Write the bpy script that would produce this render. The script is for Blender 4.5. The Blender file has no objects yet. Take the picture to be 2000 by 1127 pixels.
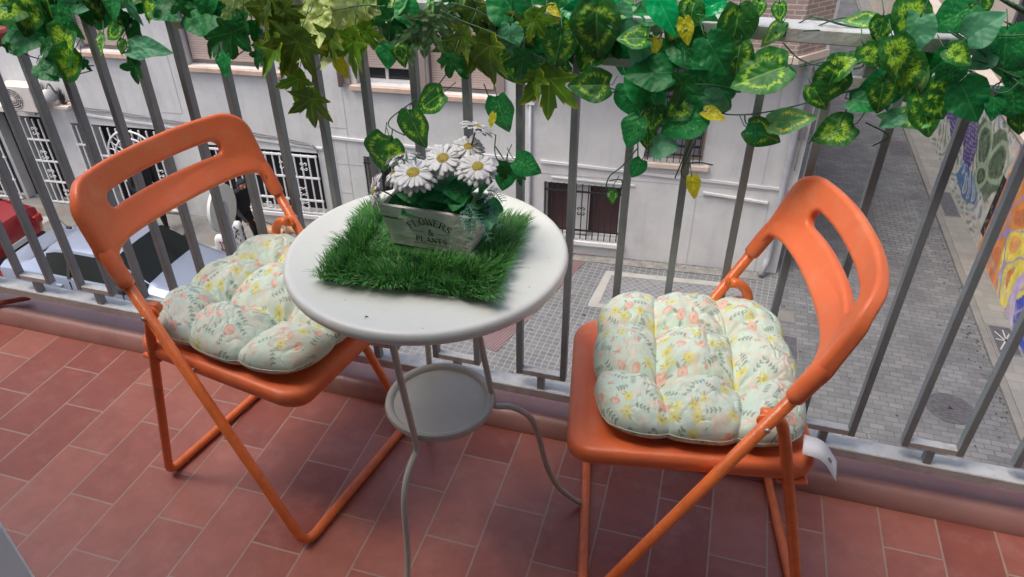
import bpy, bmesh, math, random
import numpy as np
from mathutils import Vector, Matrix
R=math.radians; PI=math.pi
S=bpy.context.scene; COL=S.collection
random.seed(11); RNG=np.random.default_rng(7)
# ---------------- camera, world, sun, exposure ----------------
cd=bpy.data.cameras.new('camera'); cam=bpy.data.objects.new('camera',cd); COL.objects.link(cam); S.camera=cam
cam.location=(0,0,1.3672); cam.rotation_euler=(.9667,.0045,.2835)
cd.sensor_width=36; cd.lens=1435.16/2000*36; cd.clip_end=500; cd.clip_start=.02
W=bpy.data.worlds.new('World'); S.world=W; W.use_nodes=True
nt=W.node_tree; bg=nt.nodes['Background']; sky=nt.nodes.new('ShaderNodeTexSky'); sky.sky_type='NISHITA'
sky.sun_disc=False; SUN=Vector((-.36,-.26,.90)).normalized()   # high veiled sun, from behind our own house
sky.sun_elevation=math.asin(SUN.z); sky.sun_rotation=math.atan2(SUN.x,SUN.y); sky.air_density=1.0; sky.dust_density=5.0; sky.ozone_density=1.0
nt.links.new(sky.outputs[0],bg.inputs[0]); bg.inputs[1].default_value=.15
sd=bpy.data.lights.new('sun','SUN'); sun=bpy.data.objects.new('sun',sd); COL.objects.link(sun)
sd.energy=1.15; sd.angle=R(26); sd.color=(1,.98,.96)
sun.rotation_euler=SUN.to_track_quat('Z','Y').to_euler()
vs=S.view_settings; vs.view_transform='Standard'; vs.look='None'; vs.gamma=1; vs.exposure=0.78
try: S.display_settings.display_device='sRGB'
except Exception: pass
# ---------------- helpers ----------------
def lin(r,g,b):
    f=lambda c: c/12.92 if c<=.04045 else ((c+.055)/1.055)**2.4
    return (f(r/255),f(g/255),f(b/255),1)
def mat(name,col,rough=.6,metal=0,noise=0,nscale=8,bump=0,bscale=60,spec=.5,trans=0,attr=None,sheen=0,streak=0,dirt=None,dscale=3,damt=.5):
    m=bpy.data.materials.new(name); m.use_nodes=True; t=m.node_tree; p=t.nodes['Principled BSDF']
    if len(col)==3: col=(*col,1)
    p.inputs['Base Color'].default_value=col; p.inputs['Roughness'].default_value=rough; p.inputs['Metallic'].default_value=metal
    p.inputs['Specular IOR Level'].default_value=spec
    tc=t.nodes.new('ShaderNodeTexCoord'); cur=None
    if attr:
        a=t.nodes.new('ShaderNodeAttribute'); a.attribute_name=attr; cur=a.outputs['Color']
    if noise or dirt:
        n=t.nodes.new('ShaderNodeTexNoise'); n.inputs['Scale'].default_value=nscale; n.inputs['Detail'].default_value=6
        t.links.new(tc.outputs['Object'],n.inputs['Vector'])
        mr=t.nodes.new('ShaderNodeMapRange'); mr.inputs['To Min'].default_value=1-noise; mr.inputs['To Max'].default_value=1+noise
        mr.inputs['From Min'].default_value=.3; mr.inputs['From Max'].default_value=.7
        t.links.new(n.outputs['Fac'],mr.inputs['Value'])
        mx=t.nodes.new('ShaderNodeMix'); mx.data_type='RGBA'; mx.blend_type='MULTIPLY'; mx.inputs[0].default_value=1
        if cur is not None: t.links.new(cur,mx.inputs[6])
        else: mx.inputs[6].default_value=col
        t.links.new(mr.outputs[0],mx.inputs[7]); cur=mx.outputs[2]
    if dirt:
        n2=t.nodes.new('ShaderNodeTexNoise'); n2.inputs['Scale'].default_value=dscale; n2.inputs['Detail'].default_value=9; n2.inputs['Roughness'].default_value=.7
        t.links.new(tc.outputs['Object'],n2.inputs['Vector'])
        r2=t.nodes.new('ShaderNodeMapRange'); r2.inputs['From Min'].default_value=.5; r2.inputs['From Max'].default_value=.72; r2.inputs['To Max'].default_value=damt
        t.links.new(n2.outputs['Fac'],r2.inputs['Value'])
        mx2=t.nodes.new('ShaderNodeMix'); mx2.data_type='RGBA'; t.links.new(r2.outputs[0],mx2.inputs[0])
        t.links.new(cur,mx2.inputs[6]); mx2.inputs[7].default_value=(*dirt[:3],1); cur=mx2.outputs[2]
    if streak:
        mp=t.nodes.new('ShaderNodeMapping'); mp.inputs['Scale'].default_value=(2.2,2.2,.28); t.links.new(tc.outputs['Object'],mp.inputs[0])
        n3=t.nodes.new('ShaderNodeTexNoise'); n3.inputs['Scale'].default_value=1.6; n3.inputs['Detail'].default_value=10; n3.inputs['Roughness'].default_value=.7; t.links.new(mp.outputs[0],n3.inputs['Vector'])
        r3=t.nodes.new('ShaderNodeMapRange'); r3.inputs['From Min'].default_value=.5; r3.inputs['From Max'].default_value=.8; r3.inputs['To Max'].default_value=streak; t.links.new(n3.outputs['Fac'],r3.inputs['Value'])
        mx3=t.nodes.new('ShaderNodeMix'); mx3.data_type='RGBA'; t.links.new(r3.outputs[0],mx3.inputs[0]); t.links.new(cur,mx3.inputs[6]); mx3.inputs[7].default_value=(.30,.29,.28,1); cur=mx3.outputs[2]
    if cur is not None: t.links.new(cur,p.inputs['Base Color'])
    if bump:
        nb=t.nodes.new('ShaderNodeTexNoise'); nb.inputs['Scale'].default_value=bscale; nb.inputs['Detail'].default_value=4
        t.links.new(tc.outputs['Object'],nb.inputs['Vector'])
        b=t.nodes.new('ShaderNodeBump'); b.inputs['Strength'].default_value=bump; b.inputs['Distance'].default_value=.01
        t.links.new(nb.outputs['Fac'],b.inputs['Height']); t.links.new(b.outputs[0],p.inputs['Normal'])
    if trans:
        tr=t.nodes.new('ShaderNodeBsdfTranslucent'); ms=t.nodes.new('ShaderNodeMixShader'); ms.inputs[0].default_value=trans
        if cur is not None: t.links.new(cur,tr.inputs['Color'])
        else: tr.inputs['Color'].default_value=col
        out=t.nodes['Material Output']; t.links.new(p.outputs[0],ms.inputs[1]); t.links.new(tr.outputs[0],ms.inputs[2]); t.links.new(ms.outputs[0],out.inputs[0])
    m['cur']=0
    return m
def brickmat(name,c1,c2,mortar,bw,rh,ms,rough=.8,offset=.5,bump=.4,axes='XY',noise=.15,rot=0,dirt=None,shift=(0,0),nscale=2.5,coat=0,bias=0,damt=.5,dscale=1.2):
    m=bpy.data.materials.new(name); m.use_nodes=True; t=m.node_tree; p=t.nodes['Principled BSDF']; p.inputs['Roughness'].default_value=rough
    tc=t.nodes.new('ShaderNodeTexCoord'); mp=t.nodes.new('ShaderNodeMapping')
    if axes=='XZ': mp.inputs['Rotation'].default_value=(R(90),0,0)
    if axes=='YZ': mp.inputs['Rotation'].default_value=(R(90),0,R(90))
    if axes=='YX': mp.inputs['Rotation'].default_value=(0,0,R(-90))
    if rot: mp.inputs['Rotation'].default_value=(0,0,rot)
    mp.inputs['Location'].default_value=(shift[0],shift[1],0)
    t.links.new(tc.outputs['Object'],mp.inputs[0])
    nd=t.nodes.new('ShaderNodeTexNoise'); nd.inputs['Scale'].default_value=3/bw*.3; nd.inputs['Detail'].default_value=3; t.links.new(tc.outputs['Object'],nd.inputs['Vector'])
    sub=t.nodes.new('ShaderNodeVectorMath'); sub.operation='MULTIPLY_ADD'; sub.inputs[1].default_value=(ms*1.2,ms*1.2,0)
    t.links.new(nd.outputs['Color'],sub.inputs[0]); t.links.new(mp.outputs[0],sub.inputs[2])
    b=t.nodes.new('ShaderNodeTexBrick'); b.offset=offset; b.inputs['Scale'].default_value=1; b.inputs['Color1'].default_value=c1; b.inputs['Color2'].default_value=c2; b.inputs['Mortar'].default_value=mortar
    b.inputs['Brick Width'].default_value=bw; b.inputs['Row Height'].default_value=rh; b.inputs['Mortar Size'].default_value=ms; b.inputs['Mortar Smooth'].default_value=.3; b.inputs['Bias'].default_value=bias
    t.links.new(sub.outputs[0],b.inputs['Vector'])
    n=t.nodes.new('ShaderNodeTexNoise'); n.inputs['Scale'].default_value=nscale; n.inputs['Detail'].default_value=8; n.inputs['Roughness'].default_value=.65; t.links.new(tc.outputs['Object'],n.inputs['Vector'])
    mr=t.nodes.new('ShaderNodeMapRange'); mr.inputs['From Min'].default_value=.3; mr.inputs['From Max'].default_value=.7; mr.inputs['To Min'].default_value=1-noise; mr.inputs['To Max'].default_value=1+noise; t.links.new(n.outputs['Fac'],mr.inputs['Value'])
    mx=t.nodes.new('ShaderNodeMix'); mx.data_type='RGBA'; mx.blend_type='MULTIPLY'; mx.inputs[0].default_value=1; t.links.new(b.outputs['Color'],mx.inputs[6]); t.links.new(mr.outputs[0],mx.inputs[7]); cur=mx.outputs[2]
    if dirt:
        n2=t.nodes.new('ShaderNodeTexNoise'); n2.inputs['Scale'].default_value=dscale; n2.inputs['Detail'].default_value=10; n2.inputs['Roughness'].default_value=.72; t.links.new(tc.outputs['Object'],n2.inputs['Vector'])
        r2=t.nodes.new('ShaderNodeMapRange'); r2.inputs['From Min'].default_value=.5; r2.inputs['From Max'].default_value=.75; r2.inputs['To Max'].default_value=damt; t.links.new(n2.outputs['Fac'],r2.inputs['Value'])
        m2=t.nodes.new('ShaderNodeMix'); m2.data_type='RGBA'; t.links.new(r2.outputs[0],m2.inputs[0]); t.links.new(cur,m2.inputs[6]); m2.inputs[7].default_value=(*dirt[:3],1); cur=m2.outputs[2]
    t.links.new(cur,p.inputs['Base Color'])
    bp=t.nodes.new('ShaderNodeBump'); bp.inputs['Strength'].default_value=bump; bp.inputs['Distance'].default_value=.004; bp.invert=True
    ad=t.nodes.new('ShaderNodeMath'); ad.operation='MULTIPLY_ADD'; ad.inputs[1].default_value=-.35; t.links.new(n.outputs['Fac'],ad.inputs[0]); t.links.new(b.outputs['Fac'],ad.inputs[2])
    t.links.new(ad.outputs[0],bp.inputs['Height']); t.links.new(bp.outputs[0],p.inputs['Normal'])
    return m
def mk(name,verts,faces,material,parent=None,smooth=False,loc=(0,0,0),mi=None,mats=None,kind=None):
    me=bpy.data.meshes.new(name); me.from_pydata([tuple(v) for v in verts],[],faces); 
    for m in (mats or [material]): me.materials.append(m)
    if mi is not None: me.polygons.foreach_set('material_index',mi)
    if smooth: me.polygons.foreach_set('use_smooth',[True]*len(me.polygons))
    me.update()
    o=bpy.data.objects.new(name,me); COL.objects.link(o); o.location=loc
    if parent is not None: o.parent=parent
    if kind: o['kind']=kind
    return o
class MB:
    def __init__(s): s.v=[]; s.f=[]; s.mi=[]
    def add(s,v,f,mi=0):
        n=len(s.v); s.v+= [tuple(a) for a in v]; s.f+=[tuple(i+n for i in q) for q in f]; s.mi+=[mi]*len(f); return s
    def box(s,x0,x1,y0,y1,z0,z1,mi=0,M=None,bev=0):
        if bev:
            b=bev; pr=[]
            xs=[(x0,x1),(y0,y1)]
            rings=[(b,z0),(0,z0+b),(0,z1-b),(b,z1)]
            o=[]
            def ring(i,z):
                c=max(b*.8,1e-5); X0,X1,Y0,Y1=x0+i,x1-i,y0+i,y1-i
                return [(X0+c,Y0,z),(X1-c,Y0,z),(X1,Y0+c,z),(X1,Y1-c,z),(X1-c,Y1,z),(X0+c,Y1,z),(X0,Y1-c,z),(X0,Y0+c,z)]
            for i,z in rings: o+=ring(i,z)
            f=[tuple(range(7,-1,-1)),tuple(range(24,32))]
            for r in range(3):
                for k in range(8): f.append((r*8+k,r*8+(k+1)%8,r*8+8+(k+1)%8,r*8+8+k))
            v=o
        else:
            v=[(x0,y0,z0),(x1,y0,z0),(x1,y1,z0),(x0,y1,z0),(x0,y0,z1),(x1,y0,z1),(x1,y1,z1),(x0,y1,z1)]
            f=[(3,2,1,0),(4,5,6,7),(0,1,5,4),(1,2,6,5),(2,3,7,6),(3,0,4,7)]
        if M is not None: v=[tuple(M@Vector(p)) for p in v]
        return s.add(v,f,mi)
    def tube(s,pts,r,n=10,mi=0,closed=False,cap=True,rs=None):
        pts=[Vector(p) for p in pts]; N=len(pts); vs=[]; fs=[]
        up=None
        for i,p in enumerate(pts):
            if closed: t=(pts[(i+1)%N]-pts[i-1]).normalized()
            else: t=(pts[min(i+1,N-1)]-pts[max(i-1,0)]).normalized()
            if up is None:
                up=Vector((0,0,1)) if abs(t.z)<.9 else Vector((1,0,0))
            a=(up-t*up.dot(t)).normalized(); up=a; b=t.cross(a)
            rr=rs[i] if rs else r
            for k in range(n):
                w=2*PI*k/n; vs.append(p+a*(rr*math.cos(w))+b*(rr*math.sin(w)))
        m=N if closed else N-1
        for i in range(m):
            for k in range(n): fs.append((i*n+k,i*n+(k+1)%n,((i+1)%N)*n+(k+1)%n,((i+1)%N)*n+k))
        if cap and not closed: fs.append(tuple(range(n-1,-1,-1))); fs.append(tuple((N-1)*n+k for k in range(n)))
        return s.add(vs,fs,mi)
    def lathe(s,prof,n=48,c=(0,0,0),mi=0,M=None):
        v=[];f=[]
        for r,z in prof:
            for k in range(n):
                a=2*PI*k/n; v.append(Vector((r*math.cos(a),r*math.sin(a),z)))
        for i in range(len(prof)-1):
            for k in range(n): f.append((i*n+k,i*n+(k+1)%n,(i+1)*n+(k+1)%n,(i+1)*n+k))
        f.append(tuple(range(n-1,-1,-1))); f.append(tuple((len(prof)-1)*n+k for k in range(n)))
        if M is not None: v=[M@p for p in v]
        v=[p+Vector(c) for p in v]
        return s.add(v,f,mi)
    def slab(s,outline,prof,mi=0,M=None,T=None):
        # outline: ccw 2d points; prof: list of (inset,z)
        n=len(outline); v=[];f=[]
        P=[Vector((a,b)) for a,b in outline]; N=[]
        for i in range(n):
            d=(P[(i+1)%n]-P[i-1]); d=Vector((d.y,-d.x)).normalized(); N.append(d)
        for ins,z in prof:
            for i in range(n): q=P[i]-N[i]*ins; v.append(Vector((q.x,q.y,z)))
        for r in range(len(prof)-1):
            for k in range(n): f.append((r*n+k,r*n+(k+1)%n,(r+1)*n+(k+1)%n,(r+1)*n+k))
        f.append(tuple(range(n-1,-1,-1))); f.append(tuple((len(prof)-1)*n+k for k in range(n)))
        if T: v=[T(p) for p in v]
        if M is not None: v=[M@p for p in v]
        return s.add(v,f,mi)
    def poly(s,pts,z=None,mi=0):
        v=[(p[0],p[1],z) if z is not None else p for p in pts]; return s.add(v,[tuple(range(len(v)))],mi)
    def build(s,name,material,parent=None,smooth=False,mats=None,kind=None,auto=None):
        o=mk(name,s.v,s.f,material,parent,smooth,mi=s.mi if mats else None,mats=mats,kind=kind)
        if auto is not None:
            me=o.data
            bm=bmesh.new(); bm.from_mesh(me)
            for e in bm.edges:
                if len(e.link_faces)==2 and e.calc_face_angle(0)>auto: e.smooth=False
            bm.to_mesh(me); bm.free(); me.polygons.foreach_set('use_smooth',[True]*len(me.polygons)); me.update()
        return o
def fillet(pts,r,n=6):
    P=[Vector(p) for p in pts]; out=[P[0]]
    for i in range(1,len(P)-1):
        a=(P[i-1]-P[i]); b=(P[i+1]-P[i]); la,lb=a.length,b.length; rr=min(r,la*.49,lb*.49)
        A=P[i]+a.normalized()*rr; B=P[i]+b.normalized()*rr
        for k in range(n+1):
            t=k/n; out.append((1-t)**2*A+2*t*(1-t)*P[i]+t*t*B)
    out.append(P[-1]); return out
def spline(pts,n=6):
    P=[Vector(p) for p in pts]; P=[2*P[0]-P[1]]+P+[2*P[-1]-P[-2]]; out=[]
    for i in range(1,len(P)-2):
        for k in range(n):
            t=k/n; a,b,c,d=P[i-1:i+3]
            out.append(.5*((2*b)+(-a+c)*t+(2*a-5*b+4*c-d)*t*t+(-a+3*b-3*c+d)*t**3))
    out.append(P[-2]); return out
def rrect(x0,x1,y0,y1,r,n=6):
    o=[]
    for cx,cy,a in ((x1-r,y0+r,-90),(x1-r,y1-r,0),(x0+r,y1-r,90),(x0+r,y0+r,180)):
        for k in range(n+1):
            w=R(a+90*k/n); o.append((cx+r*math.cos(w),cy+r*math.sin(w)))
    return o
def thing(name,label,cat,loc=(0,0,0),rz=0,group=None):
    o=bpy.data.objects.new(name,None); COL.objects.link(o); o.location=loc; o.rotation_euler=(0,0,rz); o.empty_display_size=.1
    o['label']=label; o['category']=cat
    if group: o['group']=group
    return o
def tag(o,label,cat,group=None):
    o['label']=label; o['category']=cat
    if group: o['group']=group
    return o
def colattr(o,cols,name='Col'):
    me=o.data; a=me.color_attributes.new(name,'FLOAT_COLOR','POINT'); c=np.ones((len(me.vertices),4),dtype=np.float32); c[:,:3]=cols; a.data.foreach_set('color',c.ravel())
def vnoise(x,y,seed=0):
    r=np.random.default_rng(seed); T=r.random((64,64)); xi=np.floor(x).astype(int);yi=np.floor(y).astype(int);fx=x-xi;fy=y-yi;fx=fx*fx*(3-2*fx);fy=fy*fy*(3-2*fy)
    g=lambda a,b:T[a%64,b%64]
    return (g(xi,yi)*(1-fx)+g(xi+1,yi)*fx)*(1-fy)+(g(xi,yi+1)*(1-fx)+g(xi+1,yi+1)*fx)*fy
def fbm(x,y,seed=0,o=4):
    s=0;a=.5
    for i in range(o): s=s+a*vnoise(x*2**i,y*2**i,seed+i); a*=.5
    return s/(1-.5**o)
def L3(r,g,b): return np.array(lin(r,g,b)[:3])
def copy_tree(o,parent=None):
    c=o.copy(); COL.objects.link(c)
    if parent is not None: c.parent=parent
    for ch in list(o.children): copy_tree(ch,c)
    return c
# ---------------- materials ----------------
M={}
M['plastic']=mat('orange_plastic',(.86,.180,.058),.32,noise=.08,nscale=6,bump=.12,bscale=900,spec=.5,dirt=(.78,.36,.20),dscale=22,damt=.35)
M['otube']=mat('orange_painted_tube',(.82,.185,.045),.28,noise=.10,nscale=30,bump=.08,bscale=160,dirt=(.45,.12,.04),dscale=40,damt=.5)
M['rivet']=mat('zinc_rivet',(.5,.48,.45),.35,.8)
M['cap']=mat('foot_cap',(.5,.45,.3),.6)
M['cream']=mat('cream_enamel',(.75,.755,.69),.34,noise=.02,nscale=5,bump=.04,bscale=300,dirt=(.5,.48,.42),dscale=90,damt=.12)
M['taupe']=mat('taupe_enamel',(.50,.475,.41),.45,noise=.06,nscale=20,bump=.06,bscale=300)
M['rail']=mat('grey_rail_paint',(.21,.245,.255),.55,noise=.12,nscale=9,bump=.15,bscale=120,dirt=(.42,.40,.38),dscale=12,damt=.35)
M['railtop']=mat('skylit_rail_paint',(.48,.49,.48),.6,noise=.12,nscale=14,bump=.15,bscale=120,dirt=(.25,.16,.10),dscale=25,damt=.5)  # rail paint lightened for sky light on the horizontal bars, with brown dirt
M['tile']=brickmat('terracotta_tile',lin(146,80,66),lin(168,104,88),lin(166,136,120),.245,.1204,.0026,rough=.36,axes='YX',noise=.13,dirt=lin(184,136,120),nscale=16,shift=(0,0),damt=.42,dscale=11)
M['ledge']=mat('glazed_ledge',lin(152,110,102),.36,noise=.10,nscale=9,bump=.1,bscale=50,dirt=lin(104,58,52),dscale=7,damt=.5)
M['plaster']=mat('white_plaster',(.61,.61,.595),.85,streak=.38,noise=.07,nscale=1.6,bump=.5,bscale=12,dirt=(.42,.42,.42),dscale=1.1,damt=.5)
M['plaster2']=mat('white_plaster_trim',(.66,.66,.65),.8,noise=.05,nscale=2,bump=.15,bscale=25)
M['inner']=mat('pale_jamb',(.80,.84,.82),.6,noise=.04)
M['home']=mat('home_render_darkened',(.16,.15,.14),.85,noise=.08)  # unseen home wall, darkened so less light bounces onto the railing's inner faces
M['groove']=mat('joint_grey',(.46,.46,.47),.9)
M['shutter']=brickmat('beige_roller_slats',lin(190,170,160),lin(184,165,155),lin(140,122,114),30,.045,.004,axes='XZ',noise=.05,bump=.6,offset=0)
M['sill']=mat('tan_stone_sill',lin(196,172,155),.8,noise=.1,nscale=8,dirt=lin(140,110,90),dscale=5)
M['frame']=mat('taupe_frame',lin(150,136,128),.6,noise=.05)
M['glass']=mat('dark_glass',(.02,.022,.028),.08)
M['dark']=mat('dark_interior',(.012,.012,.014),.8)
M['wiron']=mat('white_iron',(.72,.72,.72),.5,noise=.05)
M['biron']=mat('black_iron',(.02,.02,.022),.5)
M['maroon']=mat('maroon_shutter',lin(84,58,60),.6,noise=.15,nscale=6)
M['gshut']=mat('grey_shutter',lin(120,120,128),.6,noise=.1)
M['brick']=brickmat('pale_brick',lin(158,138,128),lin(146,126,118),lin(190,180,172),.24,.075,.009,axes='XZ',noise=.1)
M['soffit']=mat('cream_soffit',lin(205,190,175),.85,noise=.06)
M['cable']=mat('cable_grey',(.25,.24,.25),.7)
M['pipe']=mat('grey_pipe',(.38,.39,.42),.45,noise=.1,nscale=4)
M['street']=brickmat('plaza_setts',lin(108,110,112),lin(94,96,99),lin(138,139,138),.115,.105,.0075,axes='XY',noise=.14,rot=R(4),dirt=lin(92,94,96),damt=.6,nscale=1.2,offset=.06)
M['alley']=brickmat('alley_pavers',lin(108,109,111),lin(92,94,96),lin(80,80,82),.22,.11,.008,noise=.22,dirt=lin(78,79,82),damt=.75,nscale=1.4)
M['walk']=brickmat('pavement_slabs',lin(128,126,120),lin(114,113,110),lin(108,108,106),.4,.22,.008,noise=.12,dirt=lin(108,108,106),damt=.6,nscale=1.5)
M['lslab']=mat('light_stone',lin(158,157,152),.85,noise=.1,nscale=3,bump=.2,bscale=30)
M['dslab']=mat('dark_stone',lin(112,110,106),.85,noise=.12,nscale=4)
M['tact']=brickmat('tactile_ribs',lin(126,104,104),lin(118,96,98),lin(96,78,80),30,.05,.014,rot=R(-68),noise=.12,offset=0)
M['diag']=brickmat('diagonal_setts',lin(118,119,122),lin(106,108,112),lin(142,142,142),.1,.1,.007,rot=R(45),noise=.12,offset=0)
M['hatch']=mat('cast_iron',lin(82,82,86),.6,.2,noise=.25,nscale=12,bump=.6,bscale=60)
M['beige']=mat('beige_stucco',lin(186,176,166),.9,noise=.1,nscale=1.2,bump=.3,bscale=20)
M['corr']=brickmat('corrugated_shutter',lin(150,152,160),lin(146,148,156),lin(105,107,114),40,.1,.02,axes='YZ',noise=.05,offset=0,bump=.8)
M['acw']=mat('ac_case',(.62,.58,.52),.5,noise=.05)
M['black']=mat('black_cloth',(.012,.012,.014),.9,noise=.2,nscale=20)
M['skin']=mat('skin',lin(190,140,115),.6)
M['shoe']=mat('shoe_white',(.6,.58,.5),.7)
M['cream_disc']=mat('pale_disc',(.60,.61,.55),.5,noise=.04)  # plain cream colour of the round sign disc
# ---------------- our balcony ----------------
def struct(o): o['kind']='structure'; return o
b=MB(); b.box(-4.5,3.5,.28,1.285,-.30,0); o=struct(b.build('balcony_floor',M['tile']))
# origin shift so that tile joints fall where the photo has them
o.data.transform(Matrix.Translation((1.561-.0602*0,-.809,0))); o.location=(-1.561,.809,0)
b=MB(); prof=[(1.285,-.3),(1.285,.0)]+[(1.285+.045*(1-math.cos(R(a))),.046*math.sin(R(a))**1.2) for a in (8,16,25,35,45,55,65,78,90)]+[(1.40,.056),(1.425,.05),(1.43,.03),(1.43,-.3)]
v=[(x,y,z) for x in np.linspace(-4.5,3.5,2) for y,z in prof]; n=len(prof)
f=[(k,k+n,k+n+1,k+1) for k in range(n-1)]
b.add(v,f); g=MB()
for k in range(-12,16):
    pass
struct(b.build('balcony_kerb',M['ledge'],smooth=True))
g=MB()
for x in np.arange(-4.3,3.4,.73): g.box(x,x+.003,1.3,1.40,.0505,.0575)
struct(g.build('kerb_joints',M['dslab']))
# our own house: wall with the doorway the picture is taken from, balcony slab above, room behind
H=thing('home_building','home building, unseen walls darkened to dim the railing, with the open doorway onto the tiled balcony','building',(0,.28,0))
b=MB()
b.box(-12,-.66,-.3,0,-6.5,3.0); b.box(1.1,12,-.3,0,-6.5,3.0); b.box(-.66,1.1,-.3,0,2.35,3.0); b.box(-.66,1.1,-.3,0,-6.5,-.302)
b.build('wall',M['home'],H)
b=MB(); b.box(-.69,-.632,-.29,.035,.0,2.35,bev=.006); b.build('door_frame',M['inner'],H); b=MB(); b.box(1.06,1.11,-.29,.035,.0,2.35,bev=.006); b.build('door_frame',M['inner'],H)
b=MB(); b.box(-3,3,-3.3,-.303,-.3,0);b.box(-3,3,-3.4,-3.31,0,2.6);b.box(-3.1,-3.003,-3.3,-.303,0,2.6);b.box(3.003,3.1,-3.3,-.303,0,2.6);b.box(-3,3,-3.3,-.303,2.61,2.7)
b.build('room',M['inner'],H)
# ---------------- railing ----------------
D=.1086; S0=-1.8898; YF=1.308; BW=.0140; BD=.021
rail=thing('balcony_railing','grey painted steel balcony railing of thin upright bars behind the table and chairs','railing',(-.5,YF,.1))
def rbld(mb,name,m=None): 
    o=mb.build(name,m or M['rail']); o.data.transform(Matrix.Translation((.5,-YF,-.1))); o.parent=rail; return o
b=MB(); b.box(-4.4,3.4,YF-.006,YF+.050,1.012,1.036,bev=.002); rbld(b,'top_rail',M['railtop'])
b=MB(); b.box(-4.4,3.4,YF-.004,YF+.040,.112,.138,bev=.002); rbld(b,'bottom_rail',M['railtop'])
base=None
for k in range(-12,34):
    x=S0+k*D
    b=MB(); b.box(x-BW/2,x+BW/2,YF,YF+BD,.1757,.962,bev=.0012); rbld(b,'baluster')
for j in range(-6,16):
    x=S0+2*j*D
    b=MB(); b.box(x+BW/2+.0003,x+D-BW/2-.0003,YF+.0006,YF+BD-.0006,.1757,.191,bev=.001); rbld(b,'lower_crosspiece',M['railtop'])
    b=MB(); b.box(x+D/2-.008,x+D/2+.008,YF+.0004,YF+BD-.002,.1384,.1753); rbld(b,'lower_stub')
    x+=D
    b=MB(); b.box(x+BW/2+.0003,x+D-BW/2-.0003,YF+.0006,YF+BD-.0006,.946,.962,bev=.001); rbld(b,'upper_crosspiece',M['railtop'])
    b=MB(); b.box(x+D/2-.009,x+D/2+.009,YF+.0004,YF+BD-.002,.9624,1.0116); rbld(b,'upper_stub')
# ---------------- table ----------------
TX,TY=-.435,.974
T=thing('bistro_table','small round cream metal bistro table with a lower shelf, between the two orange chairs','table',(TX,TY,0))
TR=.236
b=MB(); b.lathe([(.0,.712),(TR-.012,.712),(TR-.012,.700),(TR-.004,.698),(TR,.703),(TR+.0015,.710),(TR,.718),(TR-.004,.7215),(TR-.010,.722),(TR-.016,.7205),(TR*.5,.7204),(.0,.7204)][1:],n=96)
b.build('tabletop',M['cream'],T,auto=R(50))
b=MB(); 
prof=[(.02,.366),(.088,.366),(.098,.363),(.104,.367),(.1065,.374),(.104,.3805),(.098,.382),(.093,.379),(.090,.3725),(.03,.3715)]
b.lathe(prof,n=64); b.build('lower_shelf',M['taupe'],T,auto=R(50))
def leg(ang,prof,tl=None):
    a=R(ang); pts=[(r*math.cos(a),r*math.sin(a),z) for r,z in prof]
    b=MB(); b.tube(spline(pts,5),.0062,8); return b.build('leg',M['taupe'],T,smooth=True)
leg(-93,[(.158,.70),(.14,.56),(.12,.43),(.112,.375),(.114,.345),(.135,.338),(.160,.318),(.176,.28),(.182,.22),(.188,.14),(.205,.07),(.235,.03),(.285,.008)])
leg(25,[(.062,.70),(.079,.55),(.092,.45),(.104,.365),(.108,.342),(.142,.334),(.179,.300),(.197,.246),(.218,.148),(.246,.075),(.285,.025),(.305,.008)])
leg(122,[(.10,.70),(.105,.55),(.112,.45),(.113,.365),(.116,.342),(.145,.334),(.18,.300),(.197,.246),(.218,.148),(.246,.075),(.285,.025),(.305,.008)])
b=MB(); b.tube([(.205*math.cos(a),.205*math.sin(a),.700) for a in np.linspace(0,2*PI,48,endpoint=False)],.006,6,closed=True); b.build('support_ring',M['taupe'],T,smooth=True)
b=MB(); rc=random.Random(2)
for x,y,q in ((-.450,.770,.0032),(-.50,.80,.0012),(-.33,.86,.001),(-.24,.91,.0014),(-.255,.96,.001),(-.45,.765,.001),(-.36,.767,.0012),(-.60,.92,.001),(-.275,.82,.0012),(-.232,1.0,.001)):
    b.poly([(x-TX+q*math.cos(a)*rc.uniform(.6,1.2),y-TY+q*math.sin(a)*rc.uniform(.5,.9),.7208) for a in np.linspace(0,2*PI,7,endpoint=False)])
b.build('paint_chips',mat('chipped_spot',(.06,.06,.055),.8),T)
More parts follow.
